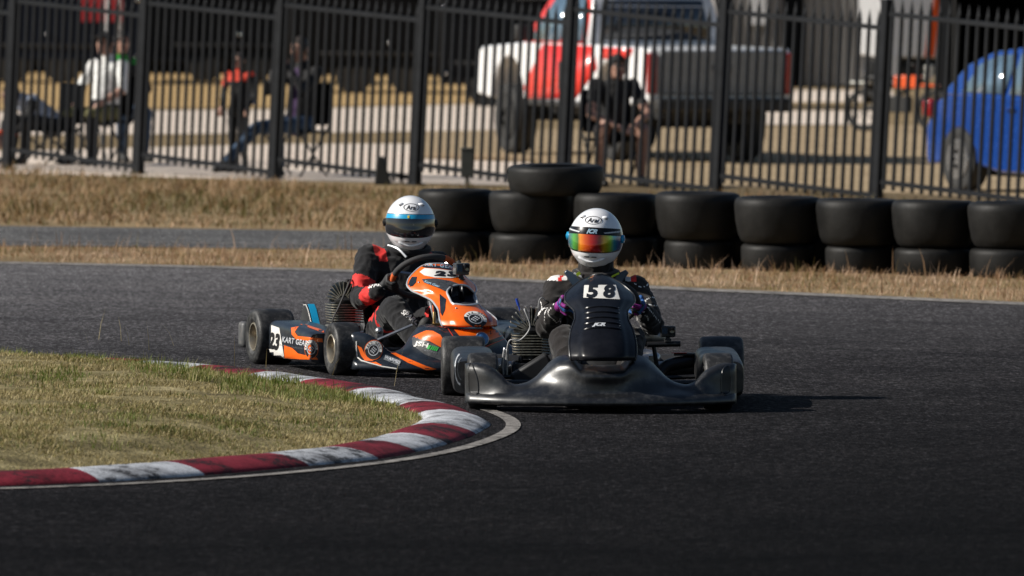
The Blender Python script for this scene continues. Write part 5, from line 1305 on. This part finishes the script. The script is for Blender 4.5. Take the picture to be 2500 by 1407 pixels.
def profile_body(par, name, prof, hw_fn, mat, ny=None):
    """body swept from a closed side outline (y,z); hw_fn(y,z) gives half width"""
    L = [(-hw_fn(y, z), y, z) for y, z in prof]; R_ = [(hw_fn(y, z), y, z) for y, z in prof]; n = len(prof)
    mb = MB(); mb.add(L + R_, [tuple(range(n)), tuple(range(2 * n - 1, n - 1, -1))] + [(i, n + i, n + (i + 1) % n, (i + 1) % n) for i in range(n)])
    return obj(name, mb, mat, par, bevel=.03, smooth=40)
def arch(yc, r, z0, n=9): return [(yc - r * math.cos(a), z0 + r * math.sin(a)) for a in [math.pi * k / (n - 1) for k in range(n)]]

# --- lifted pick-up truck, white with red side wrap, seen from its left rear quarter
ut = thing('pickup_truck', 'white and red wrapped pickup truck parked rear quarter to the fence', 'truck', G(1758, 400) + Vector((0, 0, .004)), (0, 0, rad(21.5)))
hw = lambda y, z: .80 - .05 * max(0, z - .95)
y0 = 0.0  # tailgate plane; +y towards the bonnet
prof = [(0.02, .62)] + [(y, z) for y, z in arch(1.05, .46, .58)] + [(y, z) for y, z in arch(3.95, .46, .58)] + [(4.85, .62), (4.92, .80), (4.88, 1.06), (4.75, 1.14), (3.55, 1.20), (3.45, 1.20), (1.75, 1.20), (.03, 1.18)]
body = profile_body(ut, 'body', prof, hw, 'white_paint')
cabp = [(1.72, 1.19), (1.80, 1.60), (1.95, 1.78), (2.5, 1.82), (2.95, 1.78), (3.6, 1.19)]
cab = profile_body(ut, 'cab', cabp, lambda y, z: .78 - .22 * max(0, z - 1.19), 'white_paint')
rp = MB(); rp.box((0, 2.4, 1.815), (1.24, 1.1, .05)); obj('roof_panel', rp, 'white_paint', cab, bevel=.02)
for s in (-1, 1):
    for yy, pts in (('r', [(1.88, 1.22), (2.02, 1.68), (2.40, 1.71), (2.40, 1.22)]), ('f', [(2.48, 1.22), (2.48, 1.71), (2.86, 1.68), (3.35, 1.22)])):
        mb = MB(); mb.add([(s * (.790 - .22 * max(0, z - 1.19)), y, z) for y, z in pts], [(0, 1, 2, 3)]); obj('window', mb, 'glass_sky', cab, solid=.006)
    mb = MB(); mb.add([(s * (.783 - .22 * max(0, z - 1.19)), y, z) for y, z in [(1.76, 1.20), (1.84, 1.60), (1.97, 1.755), (2.5, 1.79), (2.93, 1.755), (3.54, 1.20)]], [(0, 1, 2, 3, 4, 5)]); obj('door_skin', mb, 'red_wrap', cab, solid=.003)
    for zc in (0,):
        m_ = MB(); m_.box((s * .93, 3.15, 1.30), (.22, .10, .18)); obj('mirror', m_, 'black_trim', ut, bevel=.03)
    tl = MB(); tl.box((s * .765, .012, .92), (.10, .06, .42)); obj('tail_light', tl, 'tail_red', ut, bevel=.012)
    for pts in ([(1.40, .95), (1.55, 1.18), (2.95, 1.18), (3.46, .72), (3.40, .60), (2.0, .62)], [(.55, 1.05), (.45, 1.17), (1.35, 1.17), (1.25, 1.05)]):
        if s < 0:
            mb = MB(); mb.add([(s * (.806 - .05 * max(0, z - .95)), y, z) for y, z in pts], [tuple(range(len(pts)))]); obj('red_flash', mb, 'red_wrap', body, solid=.004)
    st = MB(); st.box((s * .82, 2.4, .56), (.10, 1.6, .05)); obj('side_step', st, 'black_trim', ut, bevel=.01)
    road_wheel(ut, s * .70, 1.05, .375, .24, 'black_trim'); road_wheel(ut, s * .70, 3.95, .375, .24, 'black_trim')
    ds = MB(); ds.box((s * .81, 2.42, .86), (.006, .10, .30)); obj('door_lettering', ds, 'black_trim', ut)
rw = MB(); rw.add([(-.62, 1.725, 1.24), (.62, 1.725, 1.24), (.55, 1.82, 1.66), (-.55, 1.82, 1.66)], [(0, 1, 2, 3)]); obj('rear_window', rw, 'glass_dark', cab, solid=.006)
tg = MB(); tg.box((0, .005, .93), (1.38, .05, .46)); tgt = obj('tailgate', tg, 'tailgate_shade_grey', ut, bevel=.02)  # grey paints in the shade of a white tailgate turned from the sun
hd = MB(); hd.box((0, -.03, .98), (.20, .025, .06)); obj('handle', hd, 'black_trim', tgt, bevel=.006)
bp = MB(); bp.box((0, -.08, .60), (1.5, .16, .14)); obj('rear_bumper', bp, 'black_trim', ut, bevel=.03)
ul = MB(); ul.box((0, 2.2, .52), (.9, 3.6, .16)); ul.tube([(-.7, 1.05, .41), (.7, 1.05, .41)], .07, n=10); ul.tube([(-.7, 3.95, .41), (.7, 3.95, .41)], .06, n=10); ul.box((.45, .5, .50), (.3, .6, .2)); obj('underbody', ul, 'black_trim', ut)
rk = MB()
for s in (-1, 1): rk.tube([(s * .70, 1.55, 1.18), (s * .60, 1.62, 1.86)], .03, n=8)
rk.tube([(-.60, 1.62, 1.86), (.60, 1.62, 1.86)], .03, n=8); obj('sports_bar', rk, 'black_trim', ut)
bo = MB(); bo.box((0, 4.90, .74), (1.5, .12, .24)); obj('front_bumper', bo, 'black_trim', ut, bevel=.04)

# --- blue hatchback behind the right end of the fence
bc = thing('blue_car', 'glossy blue hatchback parked behind the right end of the fence', 'car', Vector((AT(2300, 480, 69.6).x + .50, 69.6, .004)), (0, 0, rad(-152))); bc.scale = (.93, .93, .93)
cprof = [(-.02, .34), (.02, .24)] + arch(.62, .345, .27) + [(1.4, .20), (2.5, .20)] + arch(3.22, .345, .27) + [(3.85, .24), (3.98, .42), (3.95, .62), (3.6, .76), (2.95, .90), (1.9, .94), (.9, .96), (.30, .94), (.06, .84), (-.03, .60)]
bb = profile_body(bc, 'body', cprof, lambda y, z: .86 - .10 * max(0, z - .6) - .05 * abs(y - 2) / 2, 'blue_paint')
gp = [(.22, .93), (.55, 1.24), (.95, 1.37), (1.5, 1.42), (2.1, 1.38), (2.45, 1.24), (3.05, .89)]
gh = profile_body(bc, 'roof', gp, lambda y, z: .80 - .36 * max(0, z - .93), 'blue_paint')
for s in (-1, 1):
    for pts in ([(.62, .97), (.80, 1.24), (1.08, 1.33), (1.42, 1.35), (1.42, .96)], [(1.50, .96), (1.50, 1.355), (2.02, 1.33), (2.36, 1.20), (2.86, .93)]):
        mb = MB(); mb.add([(s * (.806 - .36 * max(0, z - .93)), y, z) for y, z in pts], [tuple(range(len(pts)))]); obj('window', mb, 'glass_sky', gh, solid=.006)
    tl = MB(); tl.box((s * .77, .03, .80), (.16, .16, .18)); obj('tail_light', tl, 'tail_red', bc, bevel=.03)
    hl = MB(); hl.box((s * .66, 3.86, .62), (.26, .18, .12)); obj('headlight', hl, 'glass_sky', bc, bevel=.03)
    road_wheel(bc, s * .74, .62, .315, .20); road_wheel(bc, s * .74, 3.22, .315, .20)
    h_ = MB(); h_.box((s * .845, 1.55, .83), (.03, .16, .025)); obj('door_handle', h_, 'blue_paint', bc, bevel=.006)
    m_ = MB(); m_.box((s * .90, 2.55, 1.0), (.18, .10, .12)); obj('mirror', m_, 'blue_paint', bc, bevel=.03)
rw = MB(); rw.add([(-.62, .24, .97), (.62, .24, .97), (.56, .52, 1.23), (-.56, .52, 1.23)], [(0, 1, 2, 3)]); obj('rear_window', rw, 'glass_dark', gh, solid=.006)
ul = MB(); ul.box((0, 1.95, .22), (1.2, 3.3, .12)); obj('underbody', ul, 'black_trim', bc)

# --- pit bike, orange
pbk = thing('pit_bike', 'small orange and white pit bike standing left of the blue car', 'motorbike', G(2195, 322), (0, 0, rad(62)))
for y in (-.48, .48):
    t = MB(); t.lathe([(-.035, .20), (-.04, .24), (0, .265), (.04, .24), (.035, .20)], (0, y, .26), 'x', 28, closed=True)
    for k in range(8): t.tube([(0, y, .26), (0, y + .21 * math.cos(k * .785), .26 + .21 * math.sin(k * .785))], .006, n=4)
    obj('wheel', t, 'road_tyre', pbk)
f = MB(); f.tube([(0, -.48, .26), (0, -.34, .74)], .025, n=8); f.tube([(0, -.33, .66), (0, .10, .40), (0, .48, .26)], .03, n=8); f.box((0, 0, .34), (.18, .28, .2)); obj('frame', f, 'black_trim', pbk, bevel=.01)
f = MB(); f.box((0, -.12, .62), (.18, .32, .16)); f.box((0, -.42, .58), (.12, .22, .03)); obj('tank', f, flat('bike_orange', (.75, .10, .02), .35, coat=.4), pbk, bevel=.03)
f = MB(); f.box((0, .26, .66), (.14, .46, .06)); obj('saddle', f, 'black_trim', pbk, bevel=.02)
f = MB(); f.tube([(-.30, -.30, .84), (0, -.34, .78), (.30, -.30, .84)], .014, n=8); obj('handlebar', f, 'black_trim', pbk)
f = MB(); f.box((0, -.40, .74), (.20, .03, .18)); obj('number_board', f, 'plate_white', pbk, bevel=.01)
f = MB(); f.box((0, .52, .60), (.12, .26, .03)); obj('rear_guard', f, 'plate_white', pbk, bevel=.01)

# --- white enclosed trailer with orange stripe, right background
tr_ = thing('enclosed_trailer', 'white enclosed trailer with orange stripes at the far right', 'trailer', Vector((AT(2246, 120, 112).x, 112, 0)), (0, 0, rad(4)))
b = MB(); b.box((0, 1.6, 1.85), (1.10, 3.2, 2.3)); tb_ = obj('box', b, 'white_paint', tr_, bevel=.03)
b = MB(); b.prism([(.12, 0), (.26, 0), (.40, 1.2), (.30, 1.2)], (-.05, -.003, .72), (1, 0, 0), (0, 0, 1), (0, -1, 0), .004); obj('orange_stripe', b, 'bike_orange', tb_)
b = MB(); b.prism([(0, 0), (.22, 0), (.22, .4), (0, .4)], (-.55, -.05, .32), (1, 0, 0), (0, 0, 1), (0, -1, 0), .02); obj('mud_flap', b, 'white_paint', tr_)
b = MB(); b.box((0, 1.6, .60), (1.0, 3.0, .18)); b.box((0, .02, .50), (1.0, .1, .12)); obj('trailer_frame', b, 'black_trim', tr_)
for s in (-1, 1): road_wheel(tr_, s * .58, 1.5, .32, .18)
# --- dark marquee at the far right
mq = thing('marquee', 'black pit marquee behind the blue car at the far right', 'marquee', Vector((AT(2520, 100, 106).x, 106, 0)))
b = MB(); b.box((0, 3.0, 1.5), (2.3, .04, 3.0)); b.box((-1.13, 1.5, 1.5), (.04, 3.0, 3.0)); b.box((1.13, 1.5, 1.5), (.04, 3.0, 3.0)); obj('side_cloth', b, 'shade_cloth', mq)
b = MB(); b.add([(-1.3, -.3, 2.2), (1.3, -.3, 2.2), (1.3, 3.3, 2.2), (-1.3, 3.3, 2.2), (0, 1.5, 3.1)], [(0, 1, 4), (1, 2, 4), (2, 3, 4), (3, 0, 4)]); obj('canopy', b, 'shade_cloth', mq, smooth=0, solid=.02)
for x in (-1.1, 1.1): b = MB(); b.tube([(x, -.2, 0), (x, -.2, 2.2)], .02, n=6); obj('leg', b, 'black_trim', mq)
# --- grey ribbed shed
sh = thing('shed', 'grey ribbed metal shed wall behind the gravel yard', 'shed', Vector((AT(1960, 200, 128).x, 128, 0)))
cor = []
for i in range(0, 161):
    x = -1.45 + 2.9 * i / 160; yy = .03 * (1 if (i // 2) % 4 in (0, 1) else -1); cor.append((x, yy))
mb = MB(); mb.grid([[(x, y, .05) for x, y in cor], [(x, y, 3.2) for x, y in cor]]); obj('wall', mb, flat('grey_cladding', (.30, .29, .28), .5, var=.1, metal=.1), sh, smooth=0, solid=.01)
b = MB(); b.box((0, 2.5, 1.6), (2.86, 4.8, 3.2)); obj('shed_body', b, 'grey_cladding', sh)
b = MB(); b.box((-.18, -.07, 1.2), (.34, .10, 2.4)); obj('door', b, 'shade_cloth', sh)
b = MB(); b.box((0, 2.4, 3.3), (3.2, 5.4, .12)); obj('roof', b, 'grey_cladding', sh)
b = MB(); b.box((-.78, -.08, 1.5), (.28, .05, .9)); obj('sign_board', b, 'white_paint', sh)

# --- dark enclosed trailers and vans on the left, shade painted into their black
def trailer(label, px, D, L, col, door=None, stripe=None):
    t = thing('race_trailer', label, 'trailer', Vector((AT(px, 200, D).x, D, 0)), (0, 0, 0), 'race trailers parked in a row behind the fence')
    b = MB(); b.box((0, 1.1, 1.45), (L, 2.2, 2.2)); bx = obj('box', b, col, t, bevel=.06)
    for x in (-.42, .42):
        w = MB(); w.lathe([(-.09, .001), (-.10, .18), (-.09, .30), (.09, .30), (.10, .18), (.09, .001)], (x, .10, .30), 'y', 24); obj('wheel', w, 'road_tyre', t)
    b = MB(); b.box((0, .06, .62), (1.9, .16, .06)); obj('mudguard', b, 'black_trim', t, bevel=.02)
    b = MB(); b.box((0, 1.1, .36), (L * .96, 2.0, .10)); b.tube([(L / 2, 1.1, .40), (L / 2 + .9, 1.1, .40)], .04, n=6); obj('trailer_frame', b, 'black_trim', t)
    b = MB(); b.box((-L * .28, -.004, 1.35), (.75, .02, 1.7)); obj('door', b, col if door is None else door, bx, bevel=.01)
    b = MB(); b.box((L * .2, -.004, 1.75), (.9, .02, .45)); obj('window', b, 'glass_dark', bx, bevel=.01)
    for x in (-L * .46, L * .05, L * .46):
        for zz in (.62, 1.55):
            b = MB(); b.ico((x, -.03, zz + .2 * math.sin(x * 7)), .035, 2); obj('glint_ball', b, 'chrome', bx)  # chrome balls added only to throw sun glints
    if stripe: b = MB(); b.box((0, -.008, .80), (L * .98, .012, .10)); obj('stripe', b, stripe, bx)
    return t
flat('shaded_trailer_black', (.003, .0034, .0045), .6, spec=.12); flat('shaded_trailer_navy', (.0035, .007, .017), .55, spec=.15)
trailer('dark navy race trailer at the far left behind the standing people', 90, 125, 3.6, 'shaded_trailer_navy', stripe=None)
trailer('black race trailer parked behind the walking child', 560, 128, 3.4, 'shaded_trailer_black')
trailer('black race trailer parked behind the seated photographer', 930, 118, 2.9, 'shaded_trailer_black')
trailer('black race trailer parked just left of the white and red truck', 1260, 108, 2.2, 'shaded_trailer_black')
# red banner hung on the navy trailer
bn = MB(); bn.box((0, 0, 0), (.72, .02, .78)); tag(obj('banner', bn, 'canvas_red', loc=(AT(245, 30, 124.5).x, 124.6, 1.42)), 'dark red banner hanging on the navy trailer', 'banner')
for px, w_ in ((262, 'left'), (290, 'right')):
    b = MB(); b.tube([(0, 0, 0), (0, 0, 2.6)], .03, n=8); b.lathe([(0, .001), (0, .14), (.03, .14), (.03, .001)], (0, 0, 0), 'z', 16)
    p = Vector((AT(px, 100, 118).x, 118, .004)); tag(obj('marquee_pole', b, 'post_grey', loc=p), 'pale upright pole at the red banner, %s one of the pair' % w_, 'pole')
# long black cloth screen added to stand in for the shade behind the trailers
scn = thing('shade_backdrop', 'long black cloth screen added as the shade behind the trailers', 'screen', (0, 136, 0))
x = -11.0
while x < 5.0:
    b = MB(); rows = [[(x + 2.0 * i / 8, .03 * math.sin(i * 1.3), .02 + 2.6 * j / 4) for i in range(9)] for j in range(5)]; b.grid(rows); obj('shade_backdrop_cloth', b, 'shade_cloth', scn, smooth=60, solid=.01)
    b = MB(); b.tube([(x, .08, 0), (x, .08, 2.75)], .03, n=8); obj('post', b, 'black_trim', scn); x += 2.0
# far wood behind everything
n = 26000; X = np.random.uniform(-16, 16, n); Y = np.random.uniform(150, 156, n); Zt = np.random.uniform(0.0, 1, n) ** 0.8 * (4.2 + 1.2 * np.sin(X * .9) + .8 * np.sin(X * 2.3 + 1))
V = []; a = np.random.rand(n) * 6.28; b_ = np.random.uniform(-1, 1, n); s_ = np.random.uniform(.10, .22, n)
q1 = np.stack([np.cos(a), np.sin(a) * .6, b_], 1) * s_[:, None]; q2 = np.stack([-b_ * .7, np.cos(a), np.sin(a)], 1) * s_[:, None]; c0 = np.stack([X, Y, Zt], 1)
V = np.stack([c0 - q1, c0 + q2, c0 + q1, c0 - q2], 1).reshape(-1, 3)
me = bpy.data.meshes.new('far_trees'); me.from_pydata(V.tolist(), [], (np.arange(n)[:, None] * 4 + np.arange(4)).tolist())
tag(obj('far_trees', me, M('far_foliage', (.012, .016, .010), .8, var=.5, scale=1.5), smooth=0, fix=False), 'dark line of trees closing the view behind the paddock', kind='stuff')

# --- small utility boxes at the foot of the fence
b = MB(); b.box((0, 0, .26), (.115, .09, .24)); b.tube([(0, 0, 0), (0, 0, .16)], .02, n=8); b.box((0, 0, .387), (.125, .10, .02)); tag(obj('junction_box', b, flat('box_green_grey', (.045, .05, .045), .5), loc=G(1140, 470), bevel=.006), 'grey green junction box on a short stake beside the fence post', 'junction box')
b = MB(); b.prism([(0, 0), (.16, 0), (.08, .26), (.02, .26)], (-.06, 0, 0), (1, 0, 0), (0, 0, 1), (0, 1, 0), .12); tag(obj('wheel_chock', b, 'black_trim', loc=G(930, 452), bevel=.01), 'small dark wedge lying at the foot of the fence', 'wedge')

# ================================================================== SPECTATORS
def chair(label, loc, yaw, h=.42):
    t = thing('folding_chair', label, 'chair', loc, (0, 0, yaw), 'folding chairs of the spectators')
    b = MB(); b.box((0, 0, h), (.46, .42, .025)); obj('seat', b, 'shade_cloth', t, bevel=.008)
    b = MB(); b.box((0, .23, h + .26), (.46, .025, .40), Matrix.Rotation(rad(-10), 3, 'X')); obj('backrest', b, 'shade_cloth', t, bevel=.008)
    for x in (-.22, .22):
        for y0, y1 in ((-.2, .22), (.2, -.22)):
            b = MB(); b.tube([(x, y0, 0), (x, y1, h + (.05 if y1 > 0 else .0))], .011, n=6); obj('leg', b, 'black_trim', t)
    return t
def spectator(label, loc, yaw, J, mats, fn, hair=None, hat=None, seed=1, k=1.0):
    r = thing('person', label, 'person', loc, (0, 0, yaw), 'people watching from behind the fence')
    Jv = {a: Vector(b) * k for a, b in J.items()}; pr = []
    def c(a, ra, b, rb, t): pr.append(('c', Jv[a], ra * k, Jv[b], rb * k, t))
    c('pelvis', .135, 'chest', .135, 'torso'); c('chest', .13, 'neck', .065, 'torso'); c('neck', .052, 'head', .055, 'skin')
    pr.append(('e', Jv['head'], tuple(q * k for q in (.078, .095, .115)), None, 'face'))
    f = Vector((0, -1, 0)); hd = Jv['head']
    pr.append(('c', hd + Vector((0, -.090, .01)) * k, .012 * k, hd + Vector((0, -.108, -.025)) * k, .016 * k, 'face')); pr.append(('c', hd + Vector((0, -.06, -.075)) * k, .04 * k, hd + Vector((0, -.075, -.09)) * k, .03 * k, 'face'))
    for s in (-1, 1): pr.append(('e', hd + Vector((s * .078, .01, -.005)) * k, tuple(q * k for q in (.014, .022, .032)), None, 'face'))
    for s in ('L', 'R'):
        sg = -1 if s == 'L' else 1
        pr.append(('c', Jv['chest'].lerp(Jv['sh' + s], .4), .105 * k, Jv['sh' + s], .062 * k, 'torso'))
        c('sh' + s, .060, 'el' + s, .044, 'upper' + s); c('el' + s, .044, 'wr' + s, .030, 'fore' + s)
        w = Jv['wr' + s]; d = (w - Jv['el' + s]).normalized(); sd = d.cross(Vector((0, 0, 1))); sd = sd.normalized() if sd.length > .1 else Vector((1, 0, 0)); up = sd.cross(d)
        pm = w + d * .055 * k; pr.append(('c', w, .028 * k, pm, .034 * k, 'hand'))
        for q in range(4):
            b0 = pm + sd * (q - 1.5) * .019 * k + d * .02 * k; b1 = b0 + (d * .04 - up * .012) * k; b2 = b1 + (d * .022 - up * .026) * k
            pr.append(('c', b0, .010 * k, b1, .009 * k, 'hand')); pr.append(('c', b1, .009 * k, b2, .008 * k, 'hand'))
        t0 = w + d * .03 * k - sd * sg * .028 * k; t1 = t0 + (d * .035 - sd * sg * .03) * k; pr.append(('c', t0, .013 * k, t1, .010 * k, 'hand'))
        hp = Jv['pelvis'] + Vector((sg * .085, 0, -.01)) * k
        pr.append(('c', hp, .09 * k, Jv['kn' + s], .062 * k, 'thigh' + s)); c('kn' + s, .06, 'an' + s, .042, 'shin' + s)
        an = Jv['an' + s]; pr.append(('c', an, .042 * k, an + Vector((0, -.02, -.055)) * k, .04 * k, 'shoe')); pr.append(('c', an + Vector((0, .02, -.06)) * k, .038 * k, an + Vector((0, -.16, -.065)) * k, .034 * k, 'shoe'))
    me = body_mesh('body', pr, .011 * k, 4, .008, 12, seed)
    def fn2(t, u, p):
        if t in ('face', 'skin', 'hand'):
            q = (Vector(p) - hd) / k
            if t == 'face' and q.y < -.07 and abs(q.z - .012) < .012 and .015 < abs(q.x) < .045: return mats.index('hair')
            if t == 'face' and q.y < -.07 and abs(q.z + .058) < .007 and abs(q.x) < .025: return mats.index('canvas_red')
            return 0
        if t == 'shoe': return mats.index('black_trim')
        return fn(t, u, Vector(p) / k)
    mats = ['skin', 'hair', 'canvas_red', 'black_trim'] + mats
    paint(me, pr, fn2); obj('body', me, mats, r, smooth=179, fix=False)
    h = MB(); rows = []
    for j in range(11):
        el = rad(-28 + 118 * j / 10)
        row = []
        for i in range(24):
            az = 2 * math.pi * i / 24; fr = max(0, -math.sin(az)); e = max(el, rad(32) * fr + rad(-28) * (1 - fr)); row.append(hd + Vector((.086 * math.cos(az) * math.cos(e), .103 * math.sin(az) * math.cos(e), .124 * math.sin(e))) * k)
        rows.append(row)
    h.grid(rows, closev=True); obj('hair' if hat is None else 'cap', h, hair or hat or 'hair', r, smooth=80)
    if hat:
        b = MB(); b.prism([(-.08, 0), (-.065, -.09), (0, -.115), (.065, -.09), (.08, 0)], hd + Vector((0, -.075, .052)) * k, (1, 0, 0), (0, 1, -.18), (0, 0, 1), .012); obj('cap_peak', b, hat, r, bevel=.003)
    return r
for nm, cc in (('tee_white', (.70, .70, .68)), ('cloth_black', (.008, .008, .009)), ('cloth_blue', (.02, .06, .22)), ('cloth_red', (.55, .045, .02)), ('cloth_green', (.03, .30, .04)), ('cloth_pale', (.35, .40, .50)), ('denim', (.03, .06, .11)), ('cloth_purple', (.035, .012, .06)), ('cloth_khaki', (.14, .13, .05)), ('hivis_orange', (.75, .09, .02)), ('cloth_grey', (.03, .03, .033))): flat(nm, cc, .85, bump=.3, bscale=60)
SIT = dict(pelvis=(0, .05, .50), chest=(0, .10, .86), neck=(0, .09, 1.06), head=(0, .05, 1.20), shL=(-.17, .10, .99), shR=(.17, .10, .99), elL=(-.26, -.02, .74), elR=(.26, -.02, .74), wrL=(-.14, -.22, .62), wrR=(.14, -.22, .62), knL=(-.13, -.40, .50), knR=(.13, -.40, .50), anL=(-.12, -.38, .10), anR=(.12, -.38, .10))
STAND = dict(pelvis=(0, 0, .92), chest=(0, 0, 1.28), neck=(0, .01, 1.48), head=(0, -.02, 1.63), shL=(-.19, 0, 1.42), shR=(.19, 0, 1.42), elL=(-.25, .0, 1.14), elR=(.25, .0, 1.14), wrL=(-.22, -.14, .95), wrR=(.22, -.14, .95), knL=(-.10, -.02, .50), knR=(.10, -.06, .50), anL=(-.10, .06, .10), anR=(.10, .02, .10))
def J_(base, **k): d = dict(base); d.update(k); return d
def gnd(px, D): return Vector((AT(px, 430, D).x, D, .004))
# crouching person with pale shoulders, far left
chp = J_(SIT, chest=(0, -.22, .62), neck=(0, -.36, .72), head=(0, -.46, .76), pelvis=(0, .06, .42), shL=(-.17, -.28, .70), shR=(.17, -.28, .70), elL=(-.24, -.40, .46), elR=(.24, -.40, .46), wrL=(-.12, -.52, .30), wrR=(.12, -.52, .30), knL=(-.14, -.32, .48), knR=(.14, -.32, .48))
spectator('person bent forward low with pale shirt and orange glove at far left', gnd(118, 75.2), rad(-58), chp, ['cloth_pale', 'cloth_black', 'hivis_orange'], lambda t, u, p: 4 if (t == 'torso' and p.z > .5) else (6 if t.startswith('fore') and u > .7 else 5), seed=3, k=.92)
chair('folding chair under the person bent forward at far left', gnd(124, 75.15), rad(-58), .34)
# seated pair
spectator('seated person in white t-shirt and black cap, left group', gnd(248, 75.4), rad(-30), SIT, ['tee_white', 'cloth_black', 'cloth_khaki', 'skin'], lambda t, u, p: 4 if (t == 'torso' and p.z > .60) or (t.startswith('upper')) else (7 if t.startswith('fore') else (6 if t.startswith('thigh') else 5)), hat='cloth_black', seed=4)
chair('folding chair under the white t-shirt', gnd(248, 75.45), rad(-30))
spectator('seated person in dark jacket with green shoulders, beside the white t-shirt', gnd(298, 76.6), rad(20), SIT, ['cloth_black', 'cloth_green', 'denim'], lambda t, u, p: 5 if (t == 'torso' and p.z > .98) else (6 if t[:4] in ('thig', 'shin') else 4), seed=5)
chair('folding chair under the green shouldered jacket', gnd(298, 76.65), rad(20))
# child
spectator('child standing in red top with blue backpack between two posts', gnd(582, 72.9), rad(-25), STAND, ['cloth_red', 'cloth_black', 'cloth_blue'], lambda t, u, p: 4 if (t == 'torso' and p.z > 1.33) or (t == 'upperL' and u < .6) else 5, seed=6, k=.66)
bpk = MB(); bpk.box((0, 0, .14), (.22, .13, .30)); tag(obj('backpack', bpk, 'cloth_blue', loc=gnd(600, 73.05) + Vector((0, 0, .66)), rot=(0, 0, rad(-25)), bevel=.05), 'small blue backpack worn by the child in red', 'backpack')
# photographer seated with hands raised
spectator('seated person in dark jacket raising both hands to the face', gnd(722, 71.8), rad(-38), J_(SIT, elL=(-.22, -.16, .80), elR=(.22, -.16, .80), wrL=(-.07, -.22, 1.05), wrR=(.07, -.22, 1.05), knL=(-.14, -.42, .46), anL=(-.26, -.72, .14), knR=(.13, -.42, .48)), ['cloth_black', 'cloth_purple', 'denim', 'cloth_grey'], lambda t, u, p: 5 if (t == 'torso' and abs(p.x) < .05 and p.y < .02) else (7 if t.startswith('fore') else (6 if t[:4] in ('thig', 'shin') else 4)), seed=7)
chair('folding chair under the person raising both hands', gnd(722, 71.85), rad(-38))
# person in black in front of the truck
spectator('seated person in black cap, black t-shirt and shorts near the truck wheel', gnd(1494, 69.6), rad(14), J_(SIT, chest=(0, -.02, .80), neck=(0, -.10, .99), head=(0, -.17, 1.09), shL=(-.18, -.04, .93), shR=(.18, -.04, .93), elL=(-.27, -.24, .66), elR=(.27, -.24, .66), wrL=(-.09, -.44, .56), wrR=(.09, -.44, .56), knL=(-.19, -.38, .52), knR=(.19, -.38, .52), anL=(-.2, -.36, .10), anR=(.18, -.36, .10)), ['cloth_black', 'skin'], lambda t, u, p: 5 if t.startswith('fore') or t.startswith('shin') or (t.startswith('upper') and u > .7) or (t.startswith('thigh') and u > .85) else 4, hat='cloth_black', seed=8)
chair('folding chair under the person in black shorts', gnd(1494, 69.66), rad(14))
